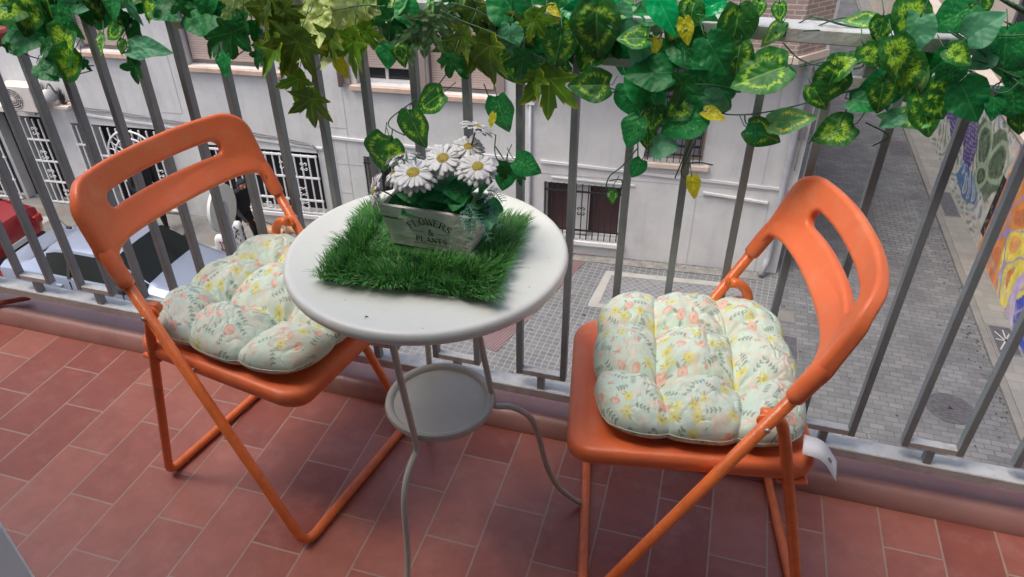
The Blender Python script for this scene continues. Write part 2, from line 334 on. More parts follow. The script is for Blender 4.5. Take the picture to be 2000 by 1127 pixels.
# ---------------- chairs ----------------
HW=.205; F=(.1876,.012); TT=(-.1013,.609)
def xl(z): return F[0]+(z-F[1])/(TT[1]-F[1])*(TT[0]-F[0])
def make_chair(loc,rz,label):
    t=thing('folding_chair',label,'chair',loc,rz,'orange folding chairs')
    r=.0105
    pts=[(xl(.66),-HW,.66),(F[0],-HW,F[1]),(F[0],HW,F[1]),(xl(.66),HW,.66)]
    b=MB(); b.tube(fillet(pts,.035,8),r,12,cap=True); b.build('long_frame',M['otube'],t,smooth=True)
    zp=.5462; hw2=HW-.022
    up=[(xl(zp)+.004,zp+.004),(xl(zp)-.014,zp+.004),(xl(zp)-.030,zp-.012),(xl(zp)-.044,zp-.055),(-.2376,.012)]
    pts=[(x,-hw2,z) for x,z in up]+[(x,hw2,z) for x,z in up[::-1]]
    b=MB(); b.tube(fillet(pts,.03,6),.0100,12); b.build('rear_frame',M['otube'],t,smooth=True)
    for s in(-1,1):
        b=MB(); Mx=Matrix.Translation((xl(zp),s*(HW-.0115),zp))@Matrix.Rotation(R(90),4,'X')
        b.lathe([(.012,-.003),(.013,0),(.012,.003)],20,M=Mx); b.build('hinge_tab',M['otube'],t,smooth=True)
        b=MB(); Mx=Matrix.Translation((xl(zp),s*(HW+.0115)*1,zp))@Matrix.Rotation(R(90)*s,4,'X')
        b.lathe([(.001,-.0035),(.004,-.003),(.0048,0),(.003,.003),(.001,.0031)],14,M=Mx); b.build('rivet',M['rivet'],t,smooth=True)
        b=MB(); Mx=Matrix.Translation((xl(.425),s*(HW-.014),.425))@Matrix.Rotation(R(90),4,'X')
        b.lathe([(.003,-.012),(.003,.012)],10,M=Mx); b.build('seat_pin',M['rivet'],t,smooth=True)
        for x,h in((F[0],HW-.05),(-.2376,hw2-.05)):
            b=MB(); b.lathe([(.005,.0),(.007,.001),(.007,.006),(.005,.007)],12,c=(x,s*h,.0002)); b.build('floor_cap',M['cap'],t,smooth=True)
    # seat
    o=rrect(-.185,.235,-.188,.188,.05,8)
    b=MB()
    def sagf(p):
        x,y=p.x,p.y; d=min(1,max(0,(.235-x)/.06)); 
        z=p.z-.010*(1-d)**2
        return Vector((x,y,z))
    b.slab(o,[(.012,.405),(.004,.407),(.0005,.413),(0,.428),(.002,.435),(.006,.439),(.012,.4405),(.028,.4405),(.032,.4385),(.042,.4378)],T=sagf)
    b.build('seat',M['plastic'],t,auto=R(60))
    # seat support under: hooks
    b=MB(); b.box(-.17,-.12,-.186,.186,.395,.4045,bev=.003); b.build('seat_bracket',M['plastic'],t)
    def xb(z): return xl(z) if z<.66 else xl(.66)-(z-.66)*.36
    # backrest: 2d outline with a slot, filled, cut, bent
    cu=bpy.data.curves.new('c','CURVE'); cu.dimensions='2D'; cu.fill_mode='BOTH'; cu.extrude=.006; cu.bevel_depth=.0075; cu.bevel_resolution=3
    def P(pts):
        s=cu.splines.new('POLY'); s.points.add(len(pts)-1); s.use_cyclic_u=True
        for q,p in zip(s.points,pts): q.co=(p[0],p[1],0,1)
    e=.0075; Wd=HW+.013-e; top=.790-e; cr=.046; out=[]
    def arc(cx,cy,r,a0,a1,n=10): return [(cx+r*math.cos(R(a0+(a1-a0)*k/n)),cy+r*math.sin(R(a0+(a1-a0)*k/n))) for k in range(n+1)]
    s0,s1=.648,HW-.0135+e          # sleeve bottom and inner edge
    out+= [(Wd-.004,s0),(Wd,.67)]+arc(Wd-cr,top-cr,cr,0,90)
    out+= arc(-Wd+cr,top-cr,cr,90,180)+[(-Wd,.67),(-Wd+.004,s0),(-s1,s0)]
    bz=.664+e
    a1=[( -s1+.002,s0+.012)]+[(-s1+.004+ (1-math.cos(R(t)))*.060, s0+.010+math.sin(R(t))*(bz-s0-.010)) for t in range(10,91,10)]
    out+=a1+[(-x,y) for x,y in a1[::-1]]+[(s1,s0)]
    # dedupe
    P(out)
    sl=[]; hx,sr=.150,.0155+e; zc=.7285
    hh=.0145+e
    sl+=arc(hx-hh,zc,hh,90,-90)+arc(-hx+hh,zc,hh,270,90)
    P(sl)
    ob=bpy.data.objects.new('tmp',cu); COL.objects.link(ob); bpy.context.view_layer.update()
    me=bpy.data.meshes.new_from_object(ob.evaluated_get(bpy.context.evaluated_depsgraph_get())); bpy.data.objects.remove(ob)
    bm=bmesh.new(); bm.from_mesh(me); bmesh.ops.remove_doubles(bm,verts=bm.verts,dist=.0002)
    for x in np.linspace(-.21,.21,29):
        bmesh.ops.bisect_plane(bm,geom=bm.verts[:]+bm.edges[:]+bm.faces[:],plane_co=(x,0,0),plane_no=(1,0,0))
    for z in (.63,.66,.685,.76):
        bmesh.ops.bisect_plane(bm,geom=bm.verts[:]+bm.edges[:]+bm.faces[:],plane_co=(0,z,0),plane_no=(0,1,0))
    for vtx in bm.verts:
        y,z,d=vtx.co.x,vtx.co.y,vtx.co.z
        q=min(1,abs(y)/HW); bow=.046*(1-q**2.4)*min(1,max(0,(z-.60)/.10))
        # thickness direction roughly along local normal
        k=.78+.22*min(1,max(0,(.70-z)/.05))*min(1,max(0,(abs(y)-.13)/.05))
        vtx.co=Vector((xb(z)-bow-d*k*.9, y-(d*k)*(.9*(2.4*.060*q**1.4/HW))*(1 if y>0 else -1)*-1*.6, z-d*k*.42))
    for e_ in bm.edges: 
        if len(e_.link_faces)==2 and e_.calc_face_angle(0)>R(55): e_.smooth=False
    for f_ in bm.faces: f_.smooth=True
    bmesh.ops.recalc_face_normals(bm,faces=bm.faces)
    nm=bpy.data.meshes.new('backrest'); bm.to_mesh(nm); bm.free(); bpy.data.meshes.remove(me)
    nm.materials.append(M['plastic']); nm.polygons.foreach_set('use_smooth',[True]*len(nm.polygons))
    o=bpy.data.objects.new('backrest',nm); COL.objects.link(o); o.parent=t
    for s in(-1,1):
        b=MB(); b.tube([(xl(z),s*HW,z) for z in (.605,.607,.615,.64,.665,.69,.71)],.0150,16,rs=[.0122,.0146,.0152,.0156,.0148,.009,.002])
        b.build('sleeve',M['plastic'],t,smooth=True)
    return t
C1=(-.862,1.0588,-.1686); C2=(.0405,1.0806,3.3147)
make_chair((C1[0],C1[1],0),C1[2],'left orange folding chair, its seat and cushion reaching under the round table')
make_chair((C2[0],C2[1],0),C2[2],'right orange folding chair, standing free of the table with its back to the alley')
# ---------------- cushions ----------------
def paint_fabric(X,Y,seed):
    r=np.random.default_rng(seed); n=X.shape
    base=L3(204,220,203); C=np.ones(n+(3,))*base
    a=fbm(X*28+9,Y*28+3,seed,3); C=C*(1-.0)+0; m=np.clip((a-.52)*5,0,1)[...,None]*.55; C=C*(1-m)+L3(226,212,190)*m
    a=fbm(X*60+3,Y*60+8,seed+5,3); m=np.clip((a-.60)*7,0,1)[...,None]*.5; C=C*(1-m)+L3(232,182,156)*m
    a=fbm(X*45+33,Y*45+18,seed+9,3); m=np.clip((a-.6)*7,0,1)[...,None]*.5; C=C*(1-m)+L3(180,200,190)*m
    def blob(cx,cy,rx,ry,th,col,al=1,soft=.15):
        dx,dy=X-cx,Y-cy; c,s=math.cos(th),math.sin(th); u=(dx*c+dy*s)/rx; v=(-dx*s+dy*c)/ry; d=u*u+v*v
        sel=d<1.3
        if not sel.any(): return
        k=np.clip((1-d[sel])/soft,0,1)*al; C[sel]=C[sel]*(1-k[:,None])+col*k[:,None]
    pink,dpink,yel,dyel,grn,coral,pale=L3(230,156,138),L3(200,104,94),L3(222,208,78),L3(190,168,52),L3(108,130,112),L3(226,146,122),L3(240,200,178)
    pts=[]
    for _ in range(4200):
        p=r.uniform(-.31,.31,2)
        if all((p[0]-q[0])**2+(p[1]-q[1])**2>.0215**2 for q in pts): pts.append(p)
    for i,(x,y) in enumerate(pts):
        k=r.choice(['rose','yel','sprig','half','sprig','pale','bud','sprig','yel']); th=r.uniform(0,6.28)
        if k=='rose':
            R0=r.uniform(.0092,.0120); blob(x,y,R0*1.1,R0,th,pink,1,.2); blob(x,y,R0*.78,R0*.7,th,pale,.9,.2); blob(x,y,R0*.60,R0*.54,th,pink,1,.3); blob(x,y,R0*.4,R0*.38,th,pale,.8,.3); blob(x,y,R0*.22,R0*.22,th,dpink,1,.4)
            for q in range(2):
                w=th+q*2+1.5; blob(x+math.cos(w)*R0*1.45,y+math.sin(w)*R0*1.45,R0*.6,R0*.26,w,grn,.85,.3)
        elif k=='yel':
            for q in range(6):
                w=th+q*1.05+r.uniform(-.2,.2); d=r.uniform(.003,.008); blob(x+math.cos(w)*d*1.2,y+math.sin(w)*d*1.2,.0054,.0038,w,yel,.95,.3)
            blob(x,y,.003,.003,0,dyel,1,.4)
            blob(x-math.cos(th)*.011,y-math.sin(th)*.011,.005,.0011,th,grn,.9,.4); blob(x-math.cos(th+.5)*.011,y-math.sin(th+.5)*.011,.004,.0011,th+.5,grn,.9,.4)
        elif k=='half':
            blob(x,y,.0105,.0075,th,coral,.9,.3); blob(x+.002,y+.002,.007,.0045,th,pale,.8,.5); blob(x-.001,y-.001,.0035,.002,th,coral,.9,.5)
            blob(x-math.cos(th+1.5)*.010,y-math.sin(th+1.5)*.010,.005,.001,th+1.5,grn,.9,.4)
        elif k=='sprig':
            Ls=r.uniform(.012,.017); c,s=math.cos(th),math.sin(th); blob(x,y,Ls,.0008,th,grn,.95,.5)
            for q in np.linspace(-.6,.9,4):
                for sd in(-1,1):
                    w=th+sd*.9; px,py=x+c*Ls*q+math.cos(w)*.0035,y+s*Ls*q+math.sin(w)*.0035; blob(px,py,.0036,.0017,w,grn,.95,.35)
            blob(x+c*Ls,y+s*Ls,.003,.0016,th,grn,.95,.35)
        elif k=='bud':
            blob(x,y,.0048,.0034,th,coral,.95,.3); blob(x-math.cos(th)*.008,y-math.sin(th)*.008,.006,.0009,th,grn,.9,.4); blob(x-math.cos(th+.6)*.007,y-math.sin(th+.6)*.007,.003,.0014,th+.6,grn,.9,.4)
        else:
            for q in range(5):
                w=th+q*1.26; blob(x+math.cos(w)*.006,y+math.sin(w)*.006,.0055,.0028,w,pale,.6,.6)
    return C*.76+base*.24
M['fabric']=mat('floral_cotton',(1,1,1),.62,attr='Col',bump=.35,bscale=26,sheen=.2)
def make_cushion(loc,rz,seed,label,sx=.205,sy=.205,off=(0,0),zb=.44):
    t=thing('seat_cushion',label,'cushion',loc,rz,'floral seat cushions')
    n=300; a=np.linspace(-1,1,n); w=np.sign(a)*(1-(1-np.abs(a))**1.35); U,V=np.meshgrid(w,w,indexing='ij')
    # square with soft corners
    px=U*np.sqrt(1-.26*V**4); py=V*np.sqrt(1-.26*U**4)
    q=.37; wob=.02*np.sin(U*7+seed)+.02*np.sin(V*6+seed*2)
    tu=[(sx_*q,sy_*q) for sx_ in(-1,1) for sy_ in(-1,1)]
    edge=((1-np.abs(U)**3.2)*(1-np.abs(V)**3.2)).clip(0)**.42
    # creases
    du=np.abs(np.abs(U+wob*.6)-q); dvv=np.abs(np.abs(V+wob*.6)-q)
    nearu=np.exp(-np.abs(np.abs(V)-q)/.30); nearv=np.exp(-np.abs(np.abs(U)-q)/.30)
    cr=np.maximum(np.exp(-(du/.05)**.8)*(.36+.64*nearu**1.5), np.exp(-(dvv/.05)**.8)*(.36+.64*nearv**1.5))
    td=np.zeros_like(U)
    for x,y in tu: td=np.maximum(td,np.exp(-np.hypot(U-x,V-y)/.15))
    nz=fbm(U*3+seed*3,V*3+5,seed,3)-.5; nf=fbm(U*9+2,V*9+seed,seed+3,4)-.5; nr=np.abs(fbm(U*5+seed*2,V*5+1,seed+13,3)-.5)
    # radial wrinkles from tufts
    wr=0
    for x,y in tu:
        an=np.arctan2(V-y,U-x); d=np.hypot(U-x,V-y); wr=wr+np.sin(an*7+seed+x*9)*np.exp(-d/.16)*np.clip(d/.08,0,1)
    tc_=lambda a:np.where(np.abs(a)<q,np.abs(a)/q,np.clip(1-(np.abs(a)-q)/((1-q)*.5),0,1))
    dome=(1-.24*tc_(U)**2.2)*(1-.34*tc_(V)**2.2)*1.08
    h=edge*dome*(1-.56*cr-.50*td+.22*nz+.14*nf+.12*wr-.55*np.exp(-nr/.03)*.12)
    scal=1-.055*(np.exp(-(du/.10))*(np.abs(V)>.55)*np.clip((np.abs(V)-.55)/.45,0,1)+np.exp(-(dvv/.10))*np.clip((np.abs(U)-.55)/.45,0,1))
    px=px*scal; py=py*scal
    ht,hb=.064,.032
    zt=zb+hb+h*ht-.010*(1-np.exp(-((np.abs(U)*np.abs(V))**3)*0)); zbm=zb+hb-np.minimum(edge*1.3,1)*hb+.001
    lift=.010*nz
    X=px*sx+off[0]; Y=py*sy+off[1]
    top=np.stack([X,Y,zt+lift],-1).reshape(-1,3); bot=np.stack([X,Y,zbm+lift*(1-edge)],-1).reshape(-1,3)
    N=n*n; I=np.arange(n-1); A,B=np.meshgrid(I,I,indexing='ij'); i0=(A*n+B).ravel()
    ft=np.stack([i0,i0+n,i0+n+1,i0+1],-1); fb=np.stack([i0,i0+1,i0+n+1,i0+n],-1)+N
    vs_=np.concatenate([top,bot]); fs=np.concatenate([ft,fb])
    me=bpy.data.meshes.new('cushion_cover'); me.vertices.add(len(vs_)); me.vertices.foreach_set('co',vs_.astype(np.float32).ravel())
    me.loops.add(fs.size); me.loops.foreach_set('vertex_index',fs.ravel().astype(np.int32)); me.polygons.add(len(fs)); me.polygons.foreach_set('loop_start',np.arange(0,fs.size,4,dtype=np.int32)); me.polygons.foreach_set('loop_total',np.full(len(fs),4,dtype=np.int32))
    me.update(calc_edges=True); me.validate()
    bm=bmesh.new(); bm.from_mesh(me); bmesh.ops.remove_doubles(bm,verts=bm.verts,dist=1e-5) if False else None; bm.free()
    me.materials.append(M['fabric']); me.polygons.foreach_set('use_smooth',[True]*len(fs))
    o=bpy.data.objects.new('cushion_cover',me); COL.objects.link(o); o.parent=t
    # arc-length like fabric coordinates, so the print wraps down the sides
    fx=X+np.sign(U)*(1-edge)*.018; fy=Y+np.sign(V)*(1-edge)*.018
    c1=paint_fabric(fx*1.08,fy*1.08,seed); c2=paint_fabric(fx*1.08+.02,fy*1.08+.01,seed+1)
    colattr(o,np.concatenate([c1.reshape(-1,3),c2.reshape(-1,3)]))
    # seam piping along the edge
    idx=[(0,k) for k in range(n)]+[(k,n-1) for k in range(1,n)]+[(n-1,k) for k in range(n-2,-1,-1)]+[(k,0) for k in range(n-2,0,-1)]
    pts=[top[i*n+k] for i,k in idx][::4]
    b=MB(); b.tube(pts,.0009,5,closed=True); b.build('seam',M['seam'],t,smooth=True)
    return t
M['seam']=mat('seam_thread',lin(205,215,190),.8)
make_cushion((C1[0],C1[1],0),C1[2],3,'mint floral tufted cushion on the left chair, partly under the tabletop',.202,.198,(.034,.017),.441)
cu2=make_cushion((C2[0],C2[1],0),C2[2],8,'mint floral tufted cushion on the right chair, with white care tags at its rear corner',.184,.197,(.010,-.020),.441)
# care tags
b=MB()
def ribbon(p0,p1,p2,w,n=10):
    P=[Vector(p) for p in spline([p0,p1,p2],n)]; v=[];f=[]
    for i,p in enumerate(P): v+=[p-Vector(w)/2,p+Vector(w)/2]
    for i in range(len(P)-1): f.append((2*i,2*i+2,2*i+3,2*i+1))
    return v,f
b.add(*ribbon((-.155,.155,.462),(-.185,.165,.458),(-.212,.175,.425),(.012,.045,0))); 
o=b.build('care_tag',mat('white_tag',(.75,.75,.75),.6),cu2,smooth=True)
sm=o.modifiers.new('s','SOLIDIFY'); sm.thickness=.0006
b=MB(); b.lathe([(.0045,0),(.0045,.0006)],14,M=Matrix.Translation((-.197,.172,.4475))@Matrix.Rotation(R(-40),4,'Y')); b.build('tag_mark',M['dslab'],cu2)
# ---------------- grass mat ----------------
G0=.7206
gm=thing('grass_mat','rectangular square of artificial green grass lying on the cream tabletop','grass mat',(-.43,.953,G0),R(4))
b=MB(); b.box(-.135,.135,-.105,.110,.0005,.004); b.build('backing',mat('mat_backing',(.02,.06,.02),.9),gm)
r=np.random.default_rng(4); NB=16500
gx=r.uniform(-.142,.142,NB); gy=r.uniform(-.112,.118,NB)
gvs=[];gfs=[];gc=[]
gcols=[L3(70,152,58),L3(96,174,80),L3(50,124,54),L3(128,182,92),L3(108,164,112),L3(158,190,122)]
for i in range(NB):
    x,y=gx[i],gy[i]; cl=fbm(np.array(x*30+7),np.array(y*30+3),2,2)
    an=r.uniform(0,2*PI); ex=max(0,(abs(x)-.09)/.06)*np.sign(x); ey=max(0,(abs(y)-.07)/.05)*np.sign(y)
    fl=6*float(fbm(np.array(x*14+1.5),np.array(y*14),8,2))
    lx=math.cos(an)*.45+ex*.75+.35*math.cos(fl*2); ly=math.sin(an)*.45+ey*.85+.35*math.sin(fl*2)
    L=r.uniform(.024,.050)*(1+.10*min(1,abs(ey))); h=L*.60; w=.0009
    if -.105<x<.098 and -.022<y<.085: h*=.26
    px,py=-ly,lx; nn=math.hypot(px,py)+1e-6; px/=nn;py/=nn
    k=len(gvs); bend=L*.55
    for s,ww in((0,w),(.45,w*.9),(.8,w*.6)):
        cx=x+lx*bend*s**1.6; cy=y+ly*bend*s**1.6; cz=.004+h*(s-.25*s*s*(abs(lx)+abs(ly))*.5)
        gvs+=[(cx-px*ww,cy-py*ww,cz),(cx+px*ww,cy+py*ww,cz)]
    gvs.append((x+lx*bend,y+ly*bend,max(.003,.004+h*(1-.30*(abs(lx)+abs(ly))*.6))))
    gfs+=[(k,k+1,k+3,k+2),(k+2,k+3,k+5,k+4),(k+4,k+5,k+6)]
    c=gcols[int(r.integers(0,6)) if r.random()<.6 else int(cl*3)]*r.uniform(.75,1.2)
    gc+=[c*.82]*7
M['grass']=mat('plastic_grass',(1,1,1),.5,attr='Col',trans=.25)
o=mk('blades',gvs,gfs,M['grass'],gm); colattr(o,np.array(gc)); o['kind']='stuff'
# ---------------- planter box ----------------
def woodmat(name,base,worn,sc):
    m=mat(name,base,.75,noise=.08,nscale=15,bump=.35,bscale=80); t=m.node_tree; p=t.nodes['Principled BSDF']
    src=p.inputs['Base Color'].links[0].from_socket
    tc=t.nodes.new('ShaderNodeTexCoord'); mp=t.nodes.new('ShaderNodeMapping'); mp.inputs['Scale'].default_value=(6,20,40)
    n=t.nodes.new('ShaderNodeTexNoise'); n.inputs['Scale'].default_value=sc; n.inputs['Detail'].default_value=8; n.inputs['Roughness'].default_value=.7
    t.links.new(tc.outputs['Object'],mp.inputs[0]); t.links.new(mp.outputs[0],n.inputs['Vector'])
    mr=t.nodes.new('ShaderNodeMapRange'); mr.inputs['From Min'].default_value=.56; mr.inputs['From Max'].default_value=.68; t.links.new(n.outputs['Fac'],mr.inputs['Value'])
    mx=t.nodes.new('ShaderNodeMix'); mx.data_type='RGBA'; t.links.new(mr.outputs[0],mx.inputs[0]); t.links.new(src,mx.inputs[6]); mx.inputs[7].default_value=(*worn[:3],1); t.links.new(mx.outputs[2],p.inputs['Base Color'])
    return m
M['wood']=woodmat('distressed_white_wood',lin(240,236,226),lin(166,128,100),2.2)
BX=thing('planter_box','tapered white distressed wooden box lettered FLOWERS & PLANTS, standing on the grass mat','planter',(-.421,.995,.731),R(-1))
BH=.074; wt,dt_,wb,db=.166,.088,.136,.074; th=.006
def bq(a,b_,c,d_,name,nrm):
    # panel as a slab: outer quad corners, thickness inward
    q=[Vector(x) for x in(a,b_,c,d_)]; n=(q[1]-q[0]).cross(q[3]-q[0]).normalized()
    v=q+[x-n*th for x in q]; f=[(0,1,2,3),(7,6,5,4),(0,4,5,1),(1,5,6,2),(2,6,7,3),(3,7,4,0)]
    m=MB(); m.add(v,f); return m.build(name,M['wood'],BX)
def cn(sx,sy,t): return (sx*(wt if t else wb)/2,sy*(dt_ if t else db)/2,BH*t)
bq(cn(-1,-1,0),cn(1,-1,0),cn(1,-1,1),cn(-1,-1,1),'front_panel',0)
bq(cn(1,1,0),cn(-1,1,0),cn(-1,1,1),cn(1,1,1),'back_panel',0)
e=.0008
def sh(p,dx): return (p[0]+dx,p[1],p[2]+.0)
bq(sh(cn(1,-1,0),e),sh(cn(1,1,0),e),sh(cn(1,1,1),e),sh(cn(1,-1,1),e),'side_panel',0)
bq(sh(cn(-1,1,0),-e),sh(cn(-1,-1,0),-e),sh(cn(-1,-1,1),-e),sh(cn(-1,1,1),-e),'side_panel',0)
b=MB(); b.box(-wb/2+.008,wb/2-.008,-db/2+.008,db/2-.008,.002,.045); b.build('filling',mat('dark_moss',(.012,.02,.01),.95,bump=.8,bscale=150),BX)
# wire handles
for s in(-1,1):
    b=MB(); b.tube(spline([(s*.0795,-.012,.050),(s*.088,-.010,.055),(s*.092,0,.052),(s*.088,.010,.055),(s*.0795,.012,.050)],6),.0014,6); b.build('handle',mat('rusty_wire',(.22,.09,.04),.7),BX,smooth=True)
# lettering: serif strokes, thin solid pieces 0.4 mm proud of the front panel
G={'F':[((0,0),(0,1),.16),((0,1),(.6,1),.07),((0,.52),(.42,.52),.07),((-.12,0),(.14,0),.05),((.6,1),(.6,.84),.06),((.42,.62),(.42,.42),.05),((-.12,1),(0,1),.05)],
'L':[((0,0),(0,1),.16),((0,0),(.6,0),.07),((-.12,1),(.14,1),.05),((.6,0),(.6,.2),.06),((-.12,0),(0,0),.05)],
'O':'O','W':[((0,1),(.28,0),.15),((.28,0),(.5,1),.06),((.5,1),(.74,0),.15),((.74,0),(1.0,1),.06),((-.12,1),(.12,1),.05),((.88,1),(1.1,1),.05)],
'E':[((0,0),(0,1),.16),((0,1),(.58,1),.07),((0,.52),(.42,.52),.07),((0,0),(.62,0),.07),((.58,1),(.58,.84),.05),((.62,0),(.62,.18),.05),((.42,.62),(.42,.42),.05),((-.12,0),(0,0),.05),((-.12,1),(0,1),.05)],
'R':[((0,0),(0,1),.16),((0,1),(.38,1),.07),((.38,1),(.55,.86),.10),((.55,.86),(.55,.66),.14),((.55,.66),(.36,.5),.10),((.36,.5),(0,.5),.06),((.3,.5),(.66,0),.14),((-.12,0),(.14,0),.05),((.6,0),(.76,0),.05),((-.12,1),(0,1),.05)],
'S':[((.52,.98),(.52,.78),.05),((.52,.88),(.34,1),.07),((.34,1),(.12,.95),.08),((.12,.95),(.04,.76),.12),((.04,.76),(.18,.58),.14),((.18,.58),(.44,.42),.15),((.44,.42),(.54,.24),.13),((.54,.24),(.42,.04),.09),((.42,.04),(.2,0),.07),((.2,0),(.03,.14),.06),((.02,.24),(.02,.02),.05)],
'P':[((0,0),(0,1),.16),((0,1),(.38,1),.07),((.38,1),(.56,.86),.10),((.56,.86),(.56,.62),.14),((.56,.62),(.38,.46),.10),((.38,.46),(0,.46),.06),((-.12,0),(.14,0),.05),((-.12,1),(0,1),.05)],
'A':[((0,0),(.34,1),.06),((.34,1),(.70,0),.15),((.12,.36),(.56,.36),.06),((-.1,0),(.12,0),.05),((.58,0),(.82,0),.05)],
'N':[((0,0),(0,1),.06),((0,1),(.66,0),.16),((.66,0),(.66,1),.06),((-.12,0),(.12,0),.05),((-.12,1),(.04,1),.05),((.54,1),(.78,1),.05)],
'T':[((.34,0),(.34,1),.16),((0,1),(.68,1),.07),((0,1),(0,.82),.05),((.68,1),(.68,.82),.05),((.22,0),(.46,0),.05)],
'&':[((.70,0),(.16,.74),.13),((.16,.74),(.24,.96),.10),((.24,.96),(.42,.92),.07),((.42,.92),(.42,.72),.08),((.42,.72),(.08,.34),.07),((.08,.34),(.08,.12),.12),((.08,.12),(.28,0),.08),((.28,0),(.5,.12),.07),((.5,.12),(.68,.46),.06),((.56,.46),(.78,.46),.05)]}
WI={'F':.62,'L':.62,'O':.82,'W':1.0,'E':.64,'R':.70,'S':.56,'P':.58,'A':.72,'N':.68,'T':.68,'&':.78}
lt=MB(); fz=math.atan2((dt_-db)/2,BH)
def fp(x,z): # point on front panel surface
    y=-(db/2+(dt_-db)/2*z/BH)-.0004; return (x,y,z)
def stroke(p,q,w,T):
    p,q=Vector(p),Vector(q); d=(q-p).normalized()*.02; p=p-d;q=q+d; n=Vector((-(q-p).y,(q-p).x)).normalized()*w/2
    P=[T(a) for a in(p-n,q-n,q+n,p+n)]; F_=[fp(*a) for a in P]; B_=[(x,y+.0003,z) for x,y,z in F_]
    lt.add(F_+B_,[(0,1,2,3),(7,6,5,4),(0,4,5,1),(1,5,6,2),(2,6,7,3),(3,7,4,0)])
def glyph(ch,T):
    if ch=='O':
        for k in range(16):
            a,c=2*PI*k/16,2*PI*(k+1)/16; w=.06+.10*abs(math.cos((a+c)/2))**1.2
            stroke((.41+.36*math.cos(a),.5+.5*math.sin(a)),(.41+.36*math.cos(c),.5+.5*math.sin(c)),w,T)
        return
    for p,q,w in G[ch]: stroke(p,q,w,T)
def arcword(word,h,cx,cz,rad,a0,a1):
    tot=sum(WI[c] for c in word)+.32*(len(word)-1); x=0
    for c in word:
        f=(x+WI[c]/2)/tot; a=R(a0+(a1-a0)*f); ca,sa=math.cos(a-PI/2),math.sin(a-PI/2)
        ox,oz=cx+rad*math.cos(a),cz+rad*math.sin(a)
        def T(p,c=c,ca=ca,sa=sa,ox=ox,oz=oz):
            u=(p[0]-WI[c]/2)*h; v=(p[1]-.5)*h; return (ox+u*ca-v*sa, oz+u*sa+v*ca)
        glyph(c,T); x+=WI[c]+.32
arcword('FLOWERS',.0125,.002,-.003,.057,128,52)
arcword('&',.0125,.003,.0335-1,1.0,90.01,89.99)
def lineword(word,h,x0,z,gap=.3):
    x=x0-(sum(WI[c] for c in word)+gap*(len(word)-1))*h/2
    for c in word:
        glyph(c,lambda p,x=x:(x+p[0]*h,z+p[1]*h)); x+=(WI[c]+gap)*h
lineword('PLANTS',.0098,.003,.0135)
for s in(-1,1): stroke((0,.5),(1,.5),.04,lambda p,s=s:(.003+s*(.011+p[0]*.022),.033+(p[1]-.5)*.01))
stroke((0,.5),(1,.5),.05,lambda p:(-.028+p[0]*.062,.0098+(p[1]-.5)*.01))
lt.build('lettering',mat('worn_black_paint',(.05,.045,.045),.8,dirt=lin(170,160,148),dscale=180,damt=.6),BX)
